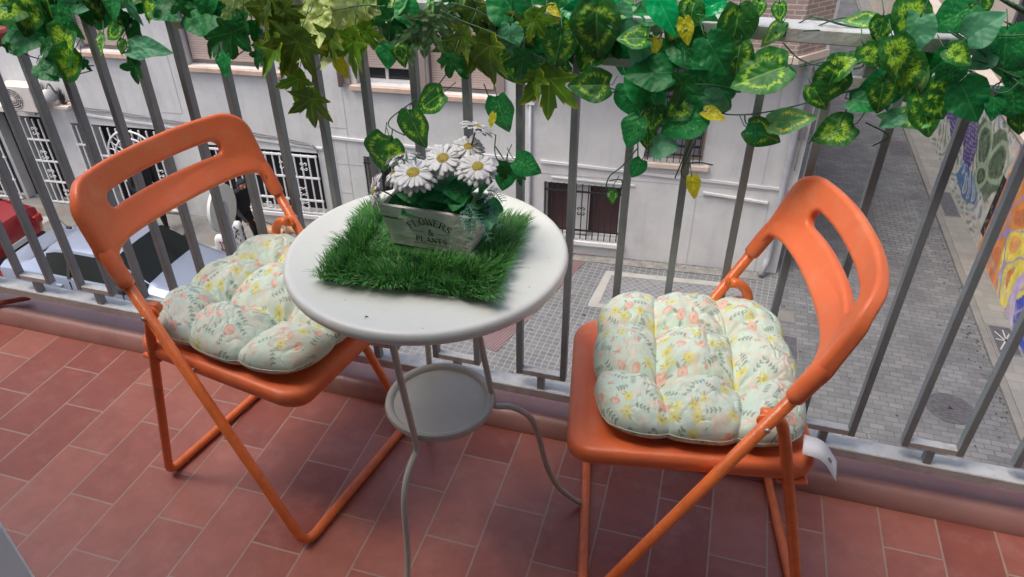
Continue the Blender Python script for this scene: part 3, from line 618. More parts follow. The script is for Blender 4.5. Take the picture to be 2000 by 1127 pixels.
LEAVES=[(2,0,-1549,1285,979,-1454,1273,962),(2,0,-1444,1288,1003,-1498,1276,907),(2,0,-1416,1297,1008,-1422,1285,927),(2,0,-1554,1300,919,-1420,1288,915),(2,1,-1368,1273,987,-1332,1261,916),(2,4,-1502,1286,970,-1531,1274,971),(1,3,-1399,1269,910,-1457,1257,883),(2,0,-1348,1263,941,-1396,1251,849),(2,0,-1337,1254,901,-1390,1242,827),(2,0,-1443,1271,874,-1391,1259,835),(2,1,-1463,1263,856,-1409,1251,827),(1,3,-1346,1274,878,-1325,1262,854),(1,3,-1524,1267,901,-1536,1255,877),(2,0,-1328,1309,1005,-1329,1297,936),(2,0,-1283,1308,1008,-1323,1296,926),(2,0,-1208,1273,1027,-1245,1261,948),(2,0,-1240,1300,1002,-1240,1288,934),(2,0,-1238,1299,948,-1281,1287,919),(2,0,-1209,1260,931,-1217,1248,901),(2,9,-1250,1254,941,-1267,1242,896),(2,4,-1199,1289,1004,-1168,1277,955),(2,0,-1133,1284,1006,-1148,1272,963),(1,3,-1192,1299,972,-1211,1287,889),(1,3,-1212,1307,978,-1261,1295,923),(2,4,-1206,1263,914,-1105,1251,925),(1,3,-1189,1260,902,-1209,1248,837),(2,0,-1133,1290,994,-1077,1278,976),(2,1,-988,1298,992,-1091,1286,972),(2,1,-942,1302,1020,-1026,1290,979),(0,5,-938,1293,1055,-933,1281,953),(1,3,-919,1282,1012,-930,1270,936),(1,3,-933,1262,999,-958,1250,906),(1,3,-973,1280,969,-1034,1268,905),(1,3,-913,1291,990,-906,1279,935),(2,1,-961,1252,925,-971,1240,877),(1,3,-885,1265,941,-906,1253,897),(1,3,-1076,1280,1028,-1045,1268,982),(2,1,-1001,1297,1041,-1025,1285,975),(0,2,-773,1273,1009,-912,1261,924),(0,2,-814,1259,979,-903,1247,881),(0,2,-768,1253,1006,-834,1241,885),(0,5,-707,1289,1020,-865,1277,963),(0,5,-643,1309,1005,-813,1297,956),(0,2,-672,1269,1012,-695,1257,889),(0,2,-706,1264,996,-760,1252,921),(0,2,-812,1283,913,-843,1271,815),(0,2,-775,1253,890,-792,1241,782),(3,6,-730,1262,951,-747,1250,953),(3,6,-731,1278,927,-704,1266,891),(0,2,-840,1270,1045,-790,1258,962),(0,5,-758,1301,1073,-771,1289,962),(0,5,-634,1284,1070,-710,1272,965),(0,2,-673,1271,1015,-624,1259,940),(0,2,-846,1280,1044,-906,1268,969),(3,0,-610,1266,967,-614,1254,921),(3,0,-583,1263,971,-580,1251,927),(3,3,-626,1291,1053,-629,1279,983),(3,3,-595,1272,1038,-611,1260,968),(0,8,-526,1279,1046,-551,1267,934),(0,8,-550,1284,998,-598,1272,923),(0,8,-528,1288,1054,-492,1276,966),(3,9,-527,1289,1044,-532,1277,1010),(3,0,-579,1273,1042,-548,1261,1001),(3,9,-574,1281,1049,-620,1269,1000),(3,0,-459,1308,1049,-497,1296,987),(0,2,-454,1297,1067,-435,1285,975),(3,1,-402,1290,1068,-340,1278,997),(0,2,-348,1272,1055,-300,1260,991),(0,2,-376,1286,1049,-373,1274,955),(0,2,-414,1277,1023,-418,1265,897),(0,2,-443,1265,1019,-486,1253,948),(3,4,-375,1271,1017,-371,1259,965),(0,2,-305,1282,974,-303,1270,840),(0,2,-313,1273,955,-352,1261,882),(3,0,-283,1272,1011,-291,1260,944),(3,3,-344,1251,993,-347,1239,925),(3,3,-472,1251,970,-490,1239,920),(4,0,-268,1301,1037,-246,1289,968),(4,0,-227,1287,1059,-219,1275,959),(4,7,-211,1305,1063,-211,1293,963),(4,7,-283,1303,1049,-201,1291,1044),(3,6,-315,1307,1043,-288,1295,1029),(4,0,-192,1263,928,-266,1251,922),(3,0,-515,1285,875,-571,1273,835),(3,0,-582,1276,837,-560,1264,757),(3,0,-646,1281,775,-666,1269,690),(3,0,-622,1255,776,-611,1243,716),(3,0,-404,1277,881,-382,1265,814),(3,6,-406,1265,853,-413,1253,828),(3,3,-388,1284,756,-395,1272,704),(3,0,-388,1285,735,-395,1273,682),(3,1,-363,1258,767,-310,1246,749),(3,3,-356,1265,750,-352,1253,712),(4,0,-132,1259,1013,-183,1247,1013),(4,9,-166,1289,1058,-207,1277,1033),(4,4,-138,1260,1009,-156,1248,972),(4,6,-116,1273,1011,-131,1261,979),(4,1,-86,1254,961,-166,1242,958),(4,7,-131,1277,1085,-86,1265,1017),(4,0,-67,1288,1074,-69,1276,1024),(4,6,-79,1273,1047,-65,1261,1006),(4,7,-17,1285,1076,-66,1273,1056),(4,0,-51,1306,1045,-42,1294,989),(4,1,-91,1281,1003,-27,1269,970),(4,0,6,1278,1070,5,1266,985),(4,0,95,1251,990,11,1239,952),(4,9,78,1303,1044,51,1291,1003),(4,3,68,1308,1044,85,1296,1024),(4,0,30,1294,1057,-9,1282,1057),(4,0,65,1275,1080,71,1263,1051),(4,0,73,1258,976,108,1246,982),(4,1,17,1282,925,-79,1270,947),(4,1,-148,1283,949,-92,1271,874),(4,1,-133,1251,878,-151,1239,823),(4,1,-26,1256,896,-95,1244,856),(4,0,-51,1265,909,-93,1253,881),(4,6,-26,1259,899,13,1247,893),(4,0,-119,1276,849,-113,1264,813),(4,4,-106,1263,822,-58,1251,832),(4,1,-123,1277,787,-139,1265,753),(4,6,-29,1255,777,-15,1243,736),(4,0,-172,1268,723,-168,1256,697),(4,1,-99,1284,1004,-102,1272,939),(4,1,-161,1275,930,-129,1263,867),(4,3,-66,1253,973,-69,1241,907),(4,0,-40,1254,1025,6,1242,967),(4,0,17,1273,1016,16,1261,953),(4,0,-108,1263,899,-111,1251,847),(4,4,-196,1285,1053,-165,1273,1015),(4,0,-79,1289,1047,-101,1277,998),(4,4,-30,1270,923,18,1258,905),(4,0,52,1284,868,111,1272,851),(4,9,86,1258,888,157,1246,912),(5,0,218,1270,896,157,1258,867),(4,1,63,1259,885,69,1247,853),(5,0,169,1269,990,160,1257,926),(5,0,162,1276,975,200,1264,1012),(5,0,137,1255,962,168,1243,925),(5,1,201,1267,939,256,1255,938),(5,1,272,1275,976,212,1263,948),(5,0,240,1250,980,244,1238,927),(5,0,254,1301,1091,265,1289,1021),(5,9,216,1287,1059,162,1275,1059),(5,4,274,1290,1071,265,1278,1009),(5,1,345,1294,1091,291,1282,1052),(5,0,349,1302,1106,356,1290,1064),(5,4,342,1272,1045,376,1260,1088),(5,9,288,1268,1002,288,1256,941),(5,0,235,1251,1046,262,1239,983),(5,0,265,1263,1022,271,1251,955),(5,9,323,1262,920,249,1250,924),(5,4,281,1251,928,252,1239,908),(5,0,299,1260,961,334,1248,895),(5,0,303,1266,973,345,1254,924),(5,0,339,1273,1014,324,1261,961),(5,1,335,1282,1025,305,1270,990),(5,1,350,1263,982,395,1251,926),(5,0,407,1269,963,413,1257,927),(5,0,425,1275,977,448,1263,927),(5,0,393,1283,1063,409,1271,988),(5,4,388,1283,1024,356,1271,1002),(5,0,453,1285,940,463,1273,903),(5,0,220,1282,1068,222,1270,1026),(5,0,315,1256,1033,354,1244,1016),(5,1,428,1283,1006,433,1271,964),(5,0,199,1253,1030,224,1241,1001),(4,0,35,1288,1078,35,1276,1050),(2,4,-1304,1302,991,-1402,1290,975),(2,0,-1435,1308,997,-1412,1296,929),(2,0,-1415,1329,1043,-1432,1317,970),(2,0,-1520,1310,996,-1545,1298,925),(2,0,-1381,1367,1033,-1428,1355,982),(2,0,-1553,1338,1034,-1540,1326,972),(1,3,-1367,1321,1044,-1306,1309,987),(2,0,-1506,1323,993,-1406,1311,1029),(2,1,-1323,1357,1020,-1342,1345,944),(2,0,-1395,1304,1042,-1393,1292,975),(1,3,-1213,1326,1070,-1249,1314,994),(2,0,-1386,1344,1049,-1396,1332,993),(2,4,-1216,1325,1053,-1264,1313,998),(2,1,-1478,1360,980,-1426,1348,942),(2,0,-1626,1324,972,-1594,1312,923),(2,1,-1220,1321,1014,-1296,1309,982),(2,0,-1294,1306,1030,-1285,1294,957),(2,4,-1356,1324,979,-1423,1312,947),(1,3,-1476,1323,983,-1553,1311,965),(2,0,-1558,1344,981,-1576,1332,903),(2,1,-1244,1310,1044,-1324,1298,1011),(2,4,-1235,1332,994,-1306,1320,985),(2,0,-1405,1308,1014,-1412,1296,944),(1,3,-1298,1361,1005,-1368,1349,966),(2,0,-1608,1355,996,-1537,1343,954),(2,1,-1321,1325,1019,-1318,1313,946),(1,3,-1049,1367,1055,-1080,1355,991),(2,0,-1187,1338,1038,-1094,1326,1021),(1,3,-1132,1324,1039,-1188,1312,983),(1,3,-1126,1365,1020,-1044,1353,990),(1,3,-1208,1337,1027,-1183,1325,970),(2,0,-1145,1320,1036,-1219,1308,973),(2,0,-1251,1321,1010,-1160,1309,1009),(2,1,-1109,1314,1017,-1031,1302,1007),(2,1,-1094,1369,1036,-1112,1357,978),(3,1,-972,1322,1074,-940,1310,1013),(0,2,-893,1305,1085,-829,1293,1029),(0,5,-854,1328,1069,-900,1316,972),(0,2,-827,1338,1077,-888,1326,998),(0,2,-870,1321,1087,-804,1309,1011),(0,5,-859,1310,1088,-770,1298,1036),(0,2,-785,1343,1087,-750,1331,978),(0,2,-798,1338,1037,-885,1326,985),(0,5,-795,1330,1053,-894,1318,973),(0,2,-644,1342,1034,-546,1330,1039),(3,1,-539,1301,977,-603,1289,978),(3,1,-345,1344,1085,-358,1332,1012),(0,8,-504,1327,1078,-522,1315,1010),(3,1,-503,1319,1044,-493,1307,997),(3,9,-636,1369,980,-644,1357,925),(0,2,-479,1321,1027,-497,1309,952),(3,9,-474,1302,1072,-472,1290,1024),(3,9,-544,1332,1038,-556,1320,965),(3,0,-354,1330,1025,-359,1318,964),(0,8,-368,1364,1023,-438,1352,1002),(0,2,-559,1363,1059,-536,1351,989),(3,9,-478,1320,1000,-533,1308,1001),(3,1,-406,1349,1006,-409,1337,961),(3,0,-386,1305,1009,-332,1293,977),(3,1,-585,1366,1007,-633,1354,941),(3,0,-583,1359,1034,-546,1347,1006),(3,1,-581,1363,1027,-639,1351,959),(0,8,-320,1311,1045,-334,1299,993),(3,1,-448,1352,1084,-473,1340,1049),(3,0,-594,1330,1024,-551,1318,1000),(3,1,-535,1326,1032,-583,1314,989),(3,9,-676,1338,1009,-642,1326,974),(0,8,-618,1353,1074,-580,1341,1039),(0,2,-503,1309,1078,-458,1297,1053),(3,0,-620,1306,1050,-684,1294,1021),(3,3,-598,1308,1030,-638,1296,994),(0,8,-497,1311,1046,-459,1299,1005),(3,1,-322,1334,1009,-370,1322,1021),(0,8,-563,1316,999,-621,1304,1002),(0,8,-561,1325,1035,-543,1313,985),(3,3,-552,1336,1042,-589,1324,966),(3,0,-468,1313,1055,-449,1301,991),(3,1,-597,1353,1050,-629,1341,973),(0,2,-536,1332,976,-485,1320,913),(0,2,-494,1361,948,-458,1349,902),(3,0,-373,1302,979,-410,1290,934),(0,2,-352,1366,969,-272,1354,953),(0,2,-332,1320,976,-363,1308,915),(3,0,-362,1350,961,-354,1338,902),(0,2,-336,1313,960,-406,1301,935),(0,2,-445,1311,1018,-391,1299,958),(0,2,-464,1300,978,-422,1288,910),(3,3,-509,1302,956,-463,1290,908),(3,0,-288,1363,931,-360,1351,914),(3,0,-414,1345,938,-385,1333,889),(4,3,-231,1304,1013,-257,1292,968),(3,1,-359,1345,967,-311,1333,927),(3,1,-304,1342,1082,-314,1330,1005),(4,1,-201,1325,1080,-181,1313,1035),(4,7,-262,1348,1012,-270,1336,944),(4,1,-174,1322,997,-180,1310,929),(3,0,-330,1333,1016,-317,1321,939),(4,3,-194,1317,1023,-229,1305,950),(3,7,-328,1362,1004,-343,1350,952),(3,1,-296,1300,1011,-340,1288,964),(3,3,-275,1346,980,-304,1334,929),(4,7,-164,1307,1036,-169,1295,967),(4,0,-205,1347,1039,-194,1335,980),(3,1,-267,1302,1105,-301,1290,1044),(3,1,-333,1301,994,-285,1289,931),(4,7,-235,1301,1095,-250,1289,1045),(4,1,-205,1344,997,-267,1332,951),(3,0,-287,1308,1012,-328,1296,960),(4,3,-316,1366,974,-260,1354,931),(4,0,-224,1309,998,-252,1297,933),(4,1,-161,1334,987,-216,1322,1010),(4,7,-190,1358,1056,-189,1346,1000),(4,1,-121,1357,1043,-129,1345,992),(4,1,-71,1328,987,-42,1316,964),(4,0,-136,1353,992,-159,1341,952),(4,7,-118,1333,993,-123,1321,940),(4,0,-88,1336,1038,-102,1324,1007),(4,7,-62,1347,1072,-104,1335,1063),(4,1,-99,1369,1024,-50,1357,1013),(4,1,-42,1304,1005,-19,1292,959),(4,1,-120,1320,1039,-178,1308,1038),(4,0,-120,1321,944,-126,1309,905),(4,3,37,1363,914,-9,1351,905),(4,1,-5,1334,892,-31,1322,854),(4,0,-119,1347,933,-126,1335,894),(5,0,289,1364,942,328,1352,915),(5,1,300,1317,1002,319,1305,970),(5,0,243,1363,991,289,1351,967),(5,3,274,1329,976,279,1317,926),(5,1,302,1329,989,295,1317,941),(5,1,267,1339,936,290,1327,898),(5,0,310,1345,1018,307,1333,982),(5,0,313,1322,944,345,1310,951),(5,0,484,1363,966,487,1351,915),(5,0,464,1306,945,418,1294,936),(5,1,386,1352,956,392,1340,920),(5,0,512,1361,913,460,1349,936),(5,0,441,1314,994,482,1302,971)]
STEMS=[(4,[(-41,1280,914),(-3,1276,893),(40,1273,893),(97,1283,904),(156,1271,932),(200,1276,949),(238,1282,958)]),(4,[(44,1268,894),(48,1272,880),(63,1275,869)]),(5,[(207,1276,948),(202,1269,924),(199,1274,903),(197,1266,894)]),(4,[(81,1267,1021),(111,1272,996),(144,1268,989),(184,1284,985),(210,1270,1000)]),(5,[(114,1271,984),(159,1281,994),(189,1280,1012),(203,1270,1006),(207,1282,986),(154,1278,981)]),(3,[(-476,1273,952),(-516,1278,898),(-553,1270,857),(-552,1270,842)]),(3,[(-572,1283,856),(-617,1274,823),(-636,1283,802),(-625,1269,797),(-596,1268,785)]),(3,[(-620,1266,797),(-637,1280,747)]),(3,[(-592,1276,841),(-572,1265,817)]),(3,[(-425,1266,906),(-418,1281,871),(-409,1275,865)]),(3,[(-409,1282,803),(-406,1266,770),(-394,1277,734)]),(3,[(-406,1267,785),(-393,1279,755)]),(4,[(-279,1277,948),(-231,1277,925),(-183,1269,918),(-157,1284,901)]),(4,[(-206,1267,925),(-191,1266,913),(-174,1279,915)]),(4,[(-227,1267,965),(-225,1266,945)]),(4,[(-133,1274,810),(-159,1278,769),(-182,1283,742),(-188,1279,714)]),(4,[(-179,1266,742),(-157,1278,740),(-158,1282,708)]),(4,[(-136,1267,857),(-131,1280,787)]),(4,[(-27,1270,882),(-42,1271,822),(-49,1265,778),(-36,1280,757)]),(4,[(-34,1275,874),(-47,1283,806),(-59,1274,759)]),(4,[(-22,1268,892),(-33,1269,834),(-48,1270,781)]),(4,[(-43,1284,786),(-20,1269,798),(5,1267,797)]),(5,[(157,1272,855),(169,1267,875)]),(5,[(236,1274,900),(277,1277,880),(258,1278,859)]),(5,[(218,1268,1041),(241,1268,1011),(269,1275,979),(303,1279,939)]),(5,[(313,1274,1054),(355,1276,1034),(401,1283,1004),(440,1268,981)]),(5,[(337,1270,1019),(383,1275,1009),(427,1276,993),(453,1283,993)]),(5,[(335,1276,1051),(378,1278,1050),(422,1273,1056)]),(5,[(429,1281,992),(406,1282,977),(402,1271,970),(419,1267,971),(432,1270,987)]),(5,[(206,1272,1047),(242,1283,999),(257,1270,992),(316,1278,999),(367,1278,995)]),(5,[(134,1284,1039),(109,1267,1041)]),(2,[(-1546,1280,882),(-1487,1272,869),(-1443,1267,863),(-1444,1278,837),(-1433,1282,822),(-1334,1277,849)]),(2,[(-1354,1266,860),(-1331,1284,858)]),(2,[(-1454,1273,866),(-1470,1278,852),(-1475,1279,833)]),(2,[(-1202,1270,898),(-1215,1273,882)]),(1,[(-906,1272,942),(-951,1267,914),(-977,1266,904)]),(3,[(-724,1279,1015),(-646,1273,1031),(-601,1282,1018),(-605,1266,1008),(-651,1271,985),(-693,1269,975)]),(3,[(-628,1284,1012),(-598,1281,991),(-574,1283,978),(-583,1275,961)]),(3,[(-504,1267,1033),(-468,1273,1016),(-419,1270,1003),(-370,1266,985),(-326,1276,963),(-287,1271,945)]),(3,[(-483,1267,1047),(-439,1275,1035),(-395,1284,1009),(-357,1284,976),(-316,1274,955)]),(4,[(-138,1267,1056),(-109,1280,1043),(-80,1267,1028),(-57,1276,1035)]),(4,[(15,1267,993),(-12,1285,951),(-34,1276,925)]),(4,[(-78,1274,931),(-27,1270,941),(37,1276,934)])]
# ---------------- leaves ----------------
M['leaf']=mat('silk_leaf',(1,1,1),.42,attr='Col',bump=.15,bscale=90,trans=.45)
M['film']=mat('glossy_silk_leaf',(1,1,1),.22,attr='Col',trans=.5)
M['stem']=mat('green_plastic_stem',lin(58,92,66),.5)
def outline_R(kind):
    n=144; th=np.linspace(0,2*PI,n,endpoint=False)  # angle 0 = towards tip (+y)
    if kind in(0,1,4,6,7,9):   # heart
        wd={0:.42,1:.43,4:.44,6:.34,7:.36,9:.30}[kind]
        t=np.linspace(0,1,400); 
        w=wd*np.sin(PI*t**.62)**.78*(1-.12*t)
        X=np.concatenate([w,-w[::-1]]); lob=-.07*np.exp(-((t-.10)/.09)**2)
        Y=np.concatenate([t+0*t,t[::-1]]); Y=Y+0
        # lobes: push base corners backwards
        bx=np.abs(X)/wd; Y=Y-.13*np.exp(-((bx-.55)/.3)**2)*np.clip(1-Y/.35,0,1)
    elif kind in(2,5,8):
        # palmate with pointed lobes
        lob=[(0,1.0,.46),(50,.92,.42),(-50,.92,.42),(100,.72,.36),(-100,.72,.36),(146,.44,.3),(-146,.44,.3)]
        rr=np.full(n,.38); 
        for a,L,wd in lob:
            d=np.abs((th-R(a)+PI)%(2*PI)-PI); 
            rr=np.maximum(rr,L*np.clip(1-(d/(wd*1.5))**1.0,0,1)); 
            for s in(-1,1):
                d2=np.abs((th-R(a)-s*wd*.62+PI)%(2*PI)-PI); rr=np.maximum(rr,L*.72*np.clip(1-(d2/(wd*.40)),0,1)**.5)
        return th,rr*.62,(0,.38)
    else:
        lob=[(0,1.0,.55),(64,.84,.5),(-64,.84,.5),(128,.60,.5),(-128,.60,.5)]
        rr=np.full(n,.42)
        for a,L,wd in lob:
            d=np.abs((th-R(a)+PI)%(2*PI)-PI); rr=np.maximum(rr,L*np.clip(1-(d/(wd*1.5))**1.3,0,1)**.75)
        return th,rr*.62,(0,.38)
    cx,cy=0,.36
    A=np.arctan2(X-cx,Y-cy); Rr=np.hypot(X-cx,Y-cy); th2=(th+PI)%(2*PI)-PI
    o=np.argsort(A); rr=np.interp(th2,A[o],Rr[o],period=2*PI)
    return th,rr,(cx,cy)
PAL={0:(L3(22,78,34),L3(38,102,44),L3(122,166,50)),1:(L3(14,92,52),L3(24,112,62),L3(90,170,90)),4:(L3(52,112,92),L3(66,124,102),L3(60,120,100)),6:(L3(130,138,30),L3(160,164,44),L3(190,190,70)),
 7:(L3(6,130,84),L3(14,150,96),L3(60,190,120)),9:(L3(60,140,90),L3(110,170,120),L3(205,225,110)),2:(L3(50,76,26),L3(60,92,30),L3(90,118,40)),5:(L3(140,164,110),L3(160,184,130),L3(110,140,90)),8:(L3(70,110,76),L3(92,130,96),L3(120,150,116)),3:(L3(14,72,34),L3(18,88,38),L3(50,120,60))}
LM={}
def leaf_meshes(kind,nvar):
    out=[]
    for vi in range(nvar):
        r=np.random.default_rng(kind*31+vi); th,rr,(cx,cy)=outline_R(kind); n=len(th); m=15
        rad=np.linspace(0,1,m+1)[1:]
        T_,S_=np.meshgrid(th,rad); RR=np.tile(rr,(m,1))*S_
        rag=1+ (.02*fbm(T_*9,S_*0+vi,vi,2)-.01)
        X=np.concatenate([[cx],(cx+np.sin(T_)*RR*rag).ravel()]); Y=np.concatenate([[cy],(cy+np.cos(T_)*RR*rag).ravel()])
        s=np.concatenate([[0],S_.ravel()]); t=np.concatenate([[0],T_.ravel()]); tt=(t+PI)%(2*PI)-PI
        fold=r.uniform(.05,.35); droop=r.uniform(.05,.42); side=r.uniform(-.25,.25)
        Z=fold*np.abs(X)-droop*(Y-.2)**2+side*X*Y+.05*np.sin(Y*9+vi)*np.abs(X)*3*.5+.035*(fbm(X*5+vi*3,Y*5+9,vi,3)-.5)*2
        if kind in(5,8): Z+=.07*(fbm(X*9+vi,Y*9,vi+4,3)-.5)*2
        if kind in(0,1,4,7,9,6): # quilting between side veins
            Z+=.003*np.cos((Y-np.abs(X)*.9)*34)*(np.abs(X)>.02)
        d,c,y=PAL[kind]; nn=len(X)
        fa=fbm(X*7+vi*5,Y*7+2,vi+9,4); hi=fbm(X*34+vi*3,Y*34,vi+14,3)
        C=d*(1-fa[:,None])+c*fa[:,None]
        vein=np.zeros(nn)
        if kind in(0,1,4,6,7,9):
            vein=np.maximum(vein,np.exp(-(X/.011)**2)*(Y<.93))
            ph=((Y-np.abs(X)*.95)*5.2)%1; vein=np.maximum(vein,.35*np.exp(-((ph-.5)/.055)**2)*(s<.95))
        else:
            for a in ([0,48,-48,100,-100] if kind!=3 else [0,62,-62,128,-128]):
                dd=np.abs(np.sin(tt-R(a)))*s*.62; vein=np.maximum(vein,np.exp(-(dd/.012)**2)*(np.cos(tt-R(a))>0))
        if kind in(0,9):
            mrg=s+.34*(hi-.5)+.03*np.sin(tt*19+vi)+.30*(fa-.5)
            if r.random()<.2: cut=(.15,.68)
            else: cut=(.52,.70)
            ring=np.clip((mrg-cut[0])*14,0,1)*np.clip((cut[1]+.06-mrg)*14,0,1)*np.clip(1.25-.0*Y,0,1)
            ring*=np.clip((hi-.32)*7,0,1)*np.clip((fbm(X*2.6+vi*7,Y*2.6+vi,vi+40,2)-.30)*6,0,1)
            C=C*(1-ring[:,None])+y*(.8+.5*hi[:,None])*ring[:,None]
            vc=L3(120,170,90)
        elif kind==1:
            b_=np.clip((hi-.60)*7,0,1)*np.clip((.8-s)*5,0,1)*(.6 if vi%2 else .1); C=C*(1-b_[:,None])+y*b_[:,None]; vc=L3(70,150,90)
        elif kind in(2,): vc=L3(100,126,56)
        elif kind==5: vc=L3(190,205,160)
        elif kind==8: vc=L3(140,170,140)
        elif kind==4: vc=L3(40,110,90)
        elif kind==3: vc=L3(60,120,70)
        else: vc=y
        k=.55*vein[:,None]; C=C*(1-k)+vc*k
        if kind==2 : 
            e_=np.clip((s-.86)*6,0,1)*np.clip((fa-.5)*6,0,1); C=C*(1-e_[:,None])+L3(150,140,40)*e_[:,None]
            if vi%3==2: C=C*1.0; C=C*np.array([1.35,1.6,.9])
        C=C*np.array([1.7,1.5,1.15])*r.uniform(.85,1.35)
        vs=np.stack([X,Y,Z],-1); F=[(0,1+k_,1+(k_+1)%n) for k_ in range(n)]
        F=[(0,1+(k_+1)%n,1+k_) for k_ in range(n)]
        for j in range(m-1):
            for k_ in range(n): F.append((1+j*n+k_,1+j*n+(k_+1)%n,1+(j+1)*n+(k_+1)%n,1+(j+1)*n+k_))
        me=bpy.data.meshes.new('leaf'); me.from_pydata([tuple(v) for v in vs],[],F); me.materials.append(M['film'] if kind in(7,) else M['leaf'])
        me.polygons.foreach_set('use_smooth',[True]*len(me.polygons)); me.update()
        a=me.color_attributes.new('Col','FLOAT_COLOR','POINT'); cc=np.ones((nn,4),np.float32); cc[:,:3]=C.clip(0,1); a.data.foreach_set('color',cc.ravel())
        out.append(me)
    return out
for k in range(10): LM[k]=leaf_meshes(k,{0:8,1:6,2:5,3:4}.get(k,4))
def place_leaf(kind,B,Tp,parent,origin,rnd,wscale=1.0,face=None):
    B=Vector(B);Tp=Vector(Tp); y=(Tp-B); L=y.length; y.normalize()
    f=Vector(face) if face is not None else Vector((rnd.uniform(-.45,.45),-1,.55+rnd.uniform(-.35,.5)))
    z=(f-y*f.dot(y)).normalized(); x=y.cross(z)
    me=rnd.choice(LM[kind]); o=bpy.data.objects.new('leaf',me); COL.objects.link(o); o.parent=parent
    w=L*wscale*rnd.uniform(.85,1.05)*(1.12 if kind in(0,1,4) else 1)
    m=Matrix.Identity(4)
    for i in range(3): m[i][0]=x[i]*w; m[i][1]=y[i]*L; m[i][2]=z[i]*L; m[i][3]=B[i]-origin[i]
    o.matrix_local=m; return o
GL=[('maple_garland','artificial maple leaf garland with large olive and pale pointed leaves draped over the railing top','garland'),
('ivy_garland','artificial dark green lobed ivy garland hanging at the left part of the railing','garland'),
('pothos_garland','artificial variegated leaf garland bunched on the far left end of the railing','garland'),
('pothos_garland','artificial heart leaf garland hanging behind the daisies and the planter box','garland'),
('pothos_garland','artificial heart leaf garland trailing low over the barred window across the street','garland'),
('pothos_garland','artificial variegated heart leaf garland wound on the railing above the alley','garland')]
rnd=random.Random(3); gt=[]
for gi,(nm,lb,ct) in enumerate(GL):
    xs=[(l[2]+l[5])/2000 for l in LEAVES if l[0]==gi]; og=Vector((sum(xs)/len(xs),1.33,1.03))
    t=thing(nm,lb,ct,og,0,'garlands on the balcony railing'); gt.append((t,og)); x0,x1=min(xs)-.03,max(xs)+.03
    sb=MB()
    for q in range(3):
        pts=[];x=x0;
        while x<x1: pts.append(Vector((x,1.325+rnd.uniform(-.035,.035),1.045+rnd.uniform(-.035,.015)))-og); x+=rnd.uniform(.05,.11)
        if len(pts)>2: sb.tube(spline(pts,5),.0013,6)
    for g_,pl in STEMS:
        if g_==gi:
            pts=[Vector((a/1000,b_/1000,c/1000))-og for a,b_,c in pl]
            sb.tube(spline(pts,5) if len(pts)>2 else pts,.0013,6)
    cnt=0
    for l in LEAVES:
        if l[0]!=gi: continue
        B=[v/1000 for v in l[2:5]]; Tp=[v/1000 for v in l[5:8]]
        k=l[1] if not(l[1]==0 and rnd.random()<.22) else 1; Bv=Vector(B); Tv=Vector(Tp)
        ws=.5 if (k==4 and l[2]<-900) else 1.0
        place_leaf(k,B,Tp,t,og,rnd,ws); cnt+=1
        # petiole from the leaf back towards the rail stem
        P1=Bv+(Tv-Bv)*.06; d=(Bv-Tv).normalized(); up=Vector((rnd.uniform(-.012,.012),.014,.010))
        sb.tube([Bv+(Tv-Bv)*(.36 if k in(2,3,5,8) else .05)-og,Bv-og+d*.006,Bv-og+d*.012+up],.0009,5)
    sb.build('stem',M['stem'],t,smooth=True)
# ---------------- daisies and greens in the box ----------------
M['petal']=mat('white_petal',(.74,.74,.72),.6,noise=.05,nscale=200,trans=.2,bump=.2,bscale=300)
M['disc']=mat('yellow_florets',lin(232,208,96),.8,noise=.2,nscale=900,bump=1,bscale=900)
BO=Vector((-.421,.995,.731))
def daisy(c,nrm,R0,label,droop=.0,seed=0,back=False):
    R0*=1.14
    r=random.Random(seed); t=thing('daisy',label,'flower',c,0,'daisies in the planter box')
    z=Vector(nrm).normalized(); x=Vector((1,0,0)); x=(x-z*x.dot(z)).normalized(); y=z.cross(x); MM=Matrix((( x.x,y.x,z.x),(x.y,y.y,z.y),(x.z,y.z,z.z))).to_4x4()
    b=MB()
    for ring,(N_,L0,el) in enumerate(((23,1.0,-.02),(21,.88,.16))):
        for k in range(N_):
            a=2*PI*(k+.5*ring)/N_+r.uniform(-.08,.08); L=R0*L0*r.uniform(.85,1.06); w=R0*.080; dr=droop+r.uniform(-.12,.12); tw=r.uniform(-.4,.4)
            v=[];f=[]
            for i,s in enumerate(np.linspace(.14,1,7)):
                ww=w*(.45+1.0*math.sin(min(1,s*1.02)*PI*.62)**1.2) if s<.97 else w*.55
                zz=R0*(.05+el*s-(.12+dr)*s*s*.9); rad=L*s*(1-.08*s*s)
                for j in(-1,0,1):
                    q=Vector((math.cos(a)*rad-math.sin(a)*ww*j,math.sin(a)*rad+math.cos(a)*ww*j,zz+(abs(j)*.022-.0)*R0+tw*j*ww*.35)); v.append(MM@q)
            for i in range(6):
                for j in(0,1): f.append((i*3+j,i*3+j+1,i*3+3+j+1,i*3+3+j))
            b.add(v,f)
    p=b.build('petals',M['petal'],t,smooth=True); so=p.modifiers.new('s','SOLIDIFY'); so.thickness=.0004
    b=MB(); rr=R0*.29; b.lathe([(rr*.5,-.001),(rr,0),(rr*1.0,rr*.25),(rr*.8,rr*.5),(rr*.45,rr*.62),(rr*.1,rr*.60)],24,M=MM); b.build('flower_disc',M['disc'],t,smooth=True)
    b=MB(); e_=BO+Vector((max(-.05,min(.05,(c[0]-BO.x)*.4)),0,.045))-Vector(c); b.tube(spline([(0,0,0),tuple(-z*.014),tuple(e_*.6-z*.008),tuple(e_)],5),.0012,6); b.lathe([(.001,-.006),(.0045,-.0015),(.006,.0)],12,M=MM); b.build('flower_stem',M['stem'],t,smooth=True)
    return t
daisy((-.440,.955,.866),(.02,-.35,.94),.036,'daisy low at the front left of the box, its yellow disc facing the camera',.12,1)
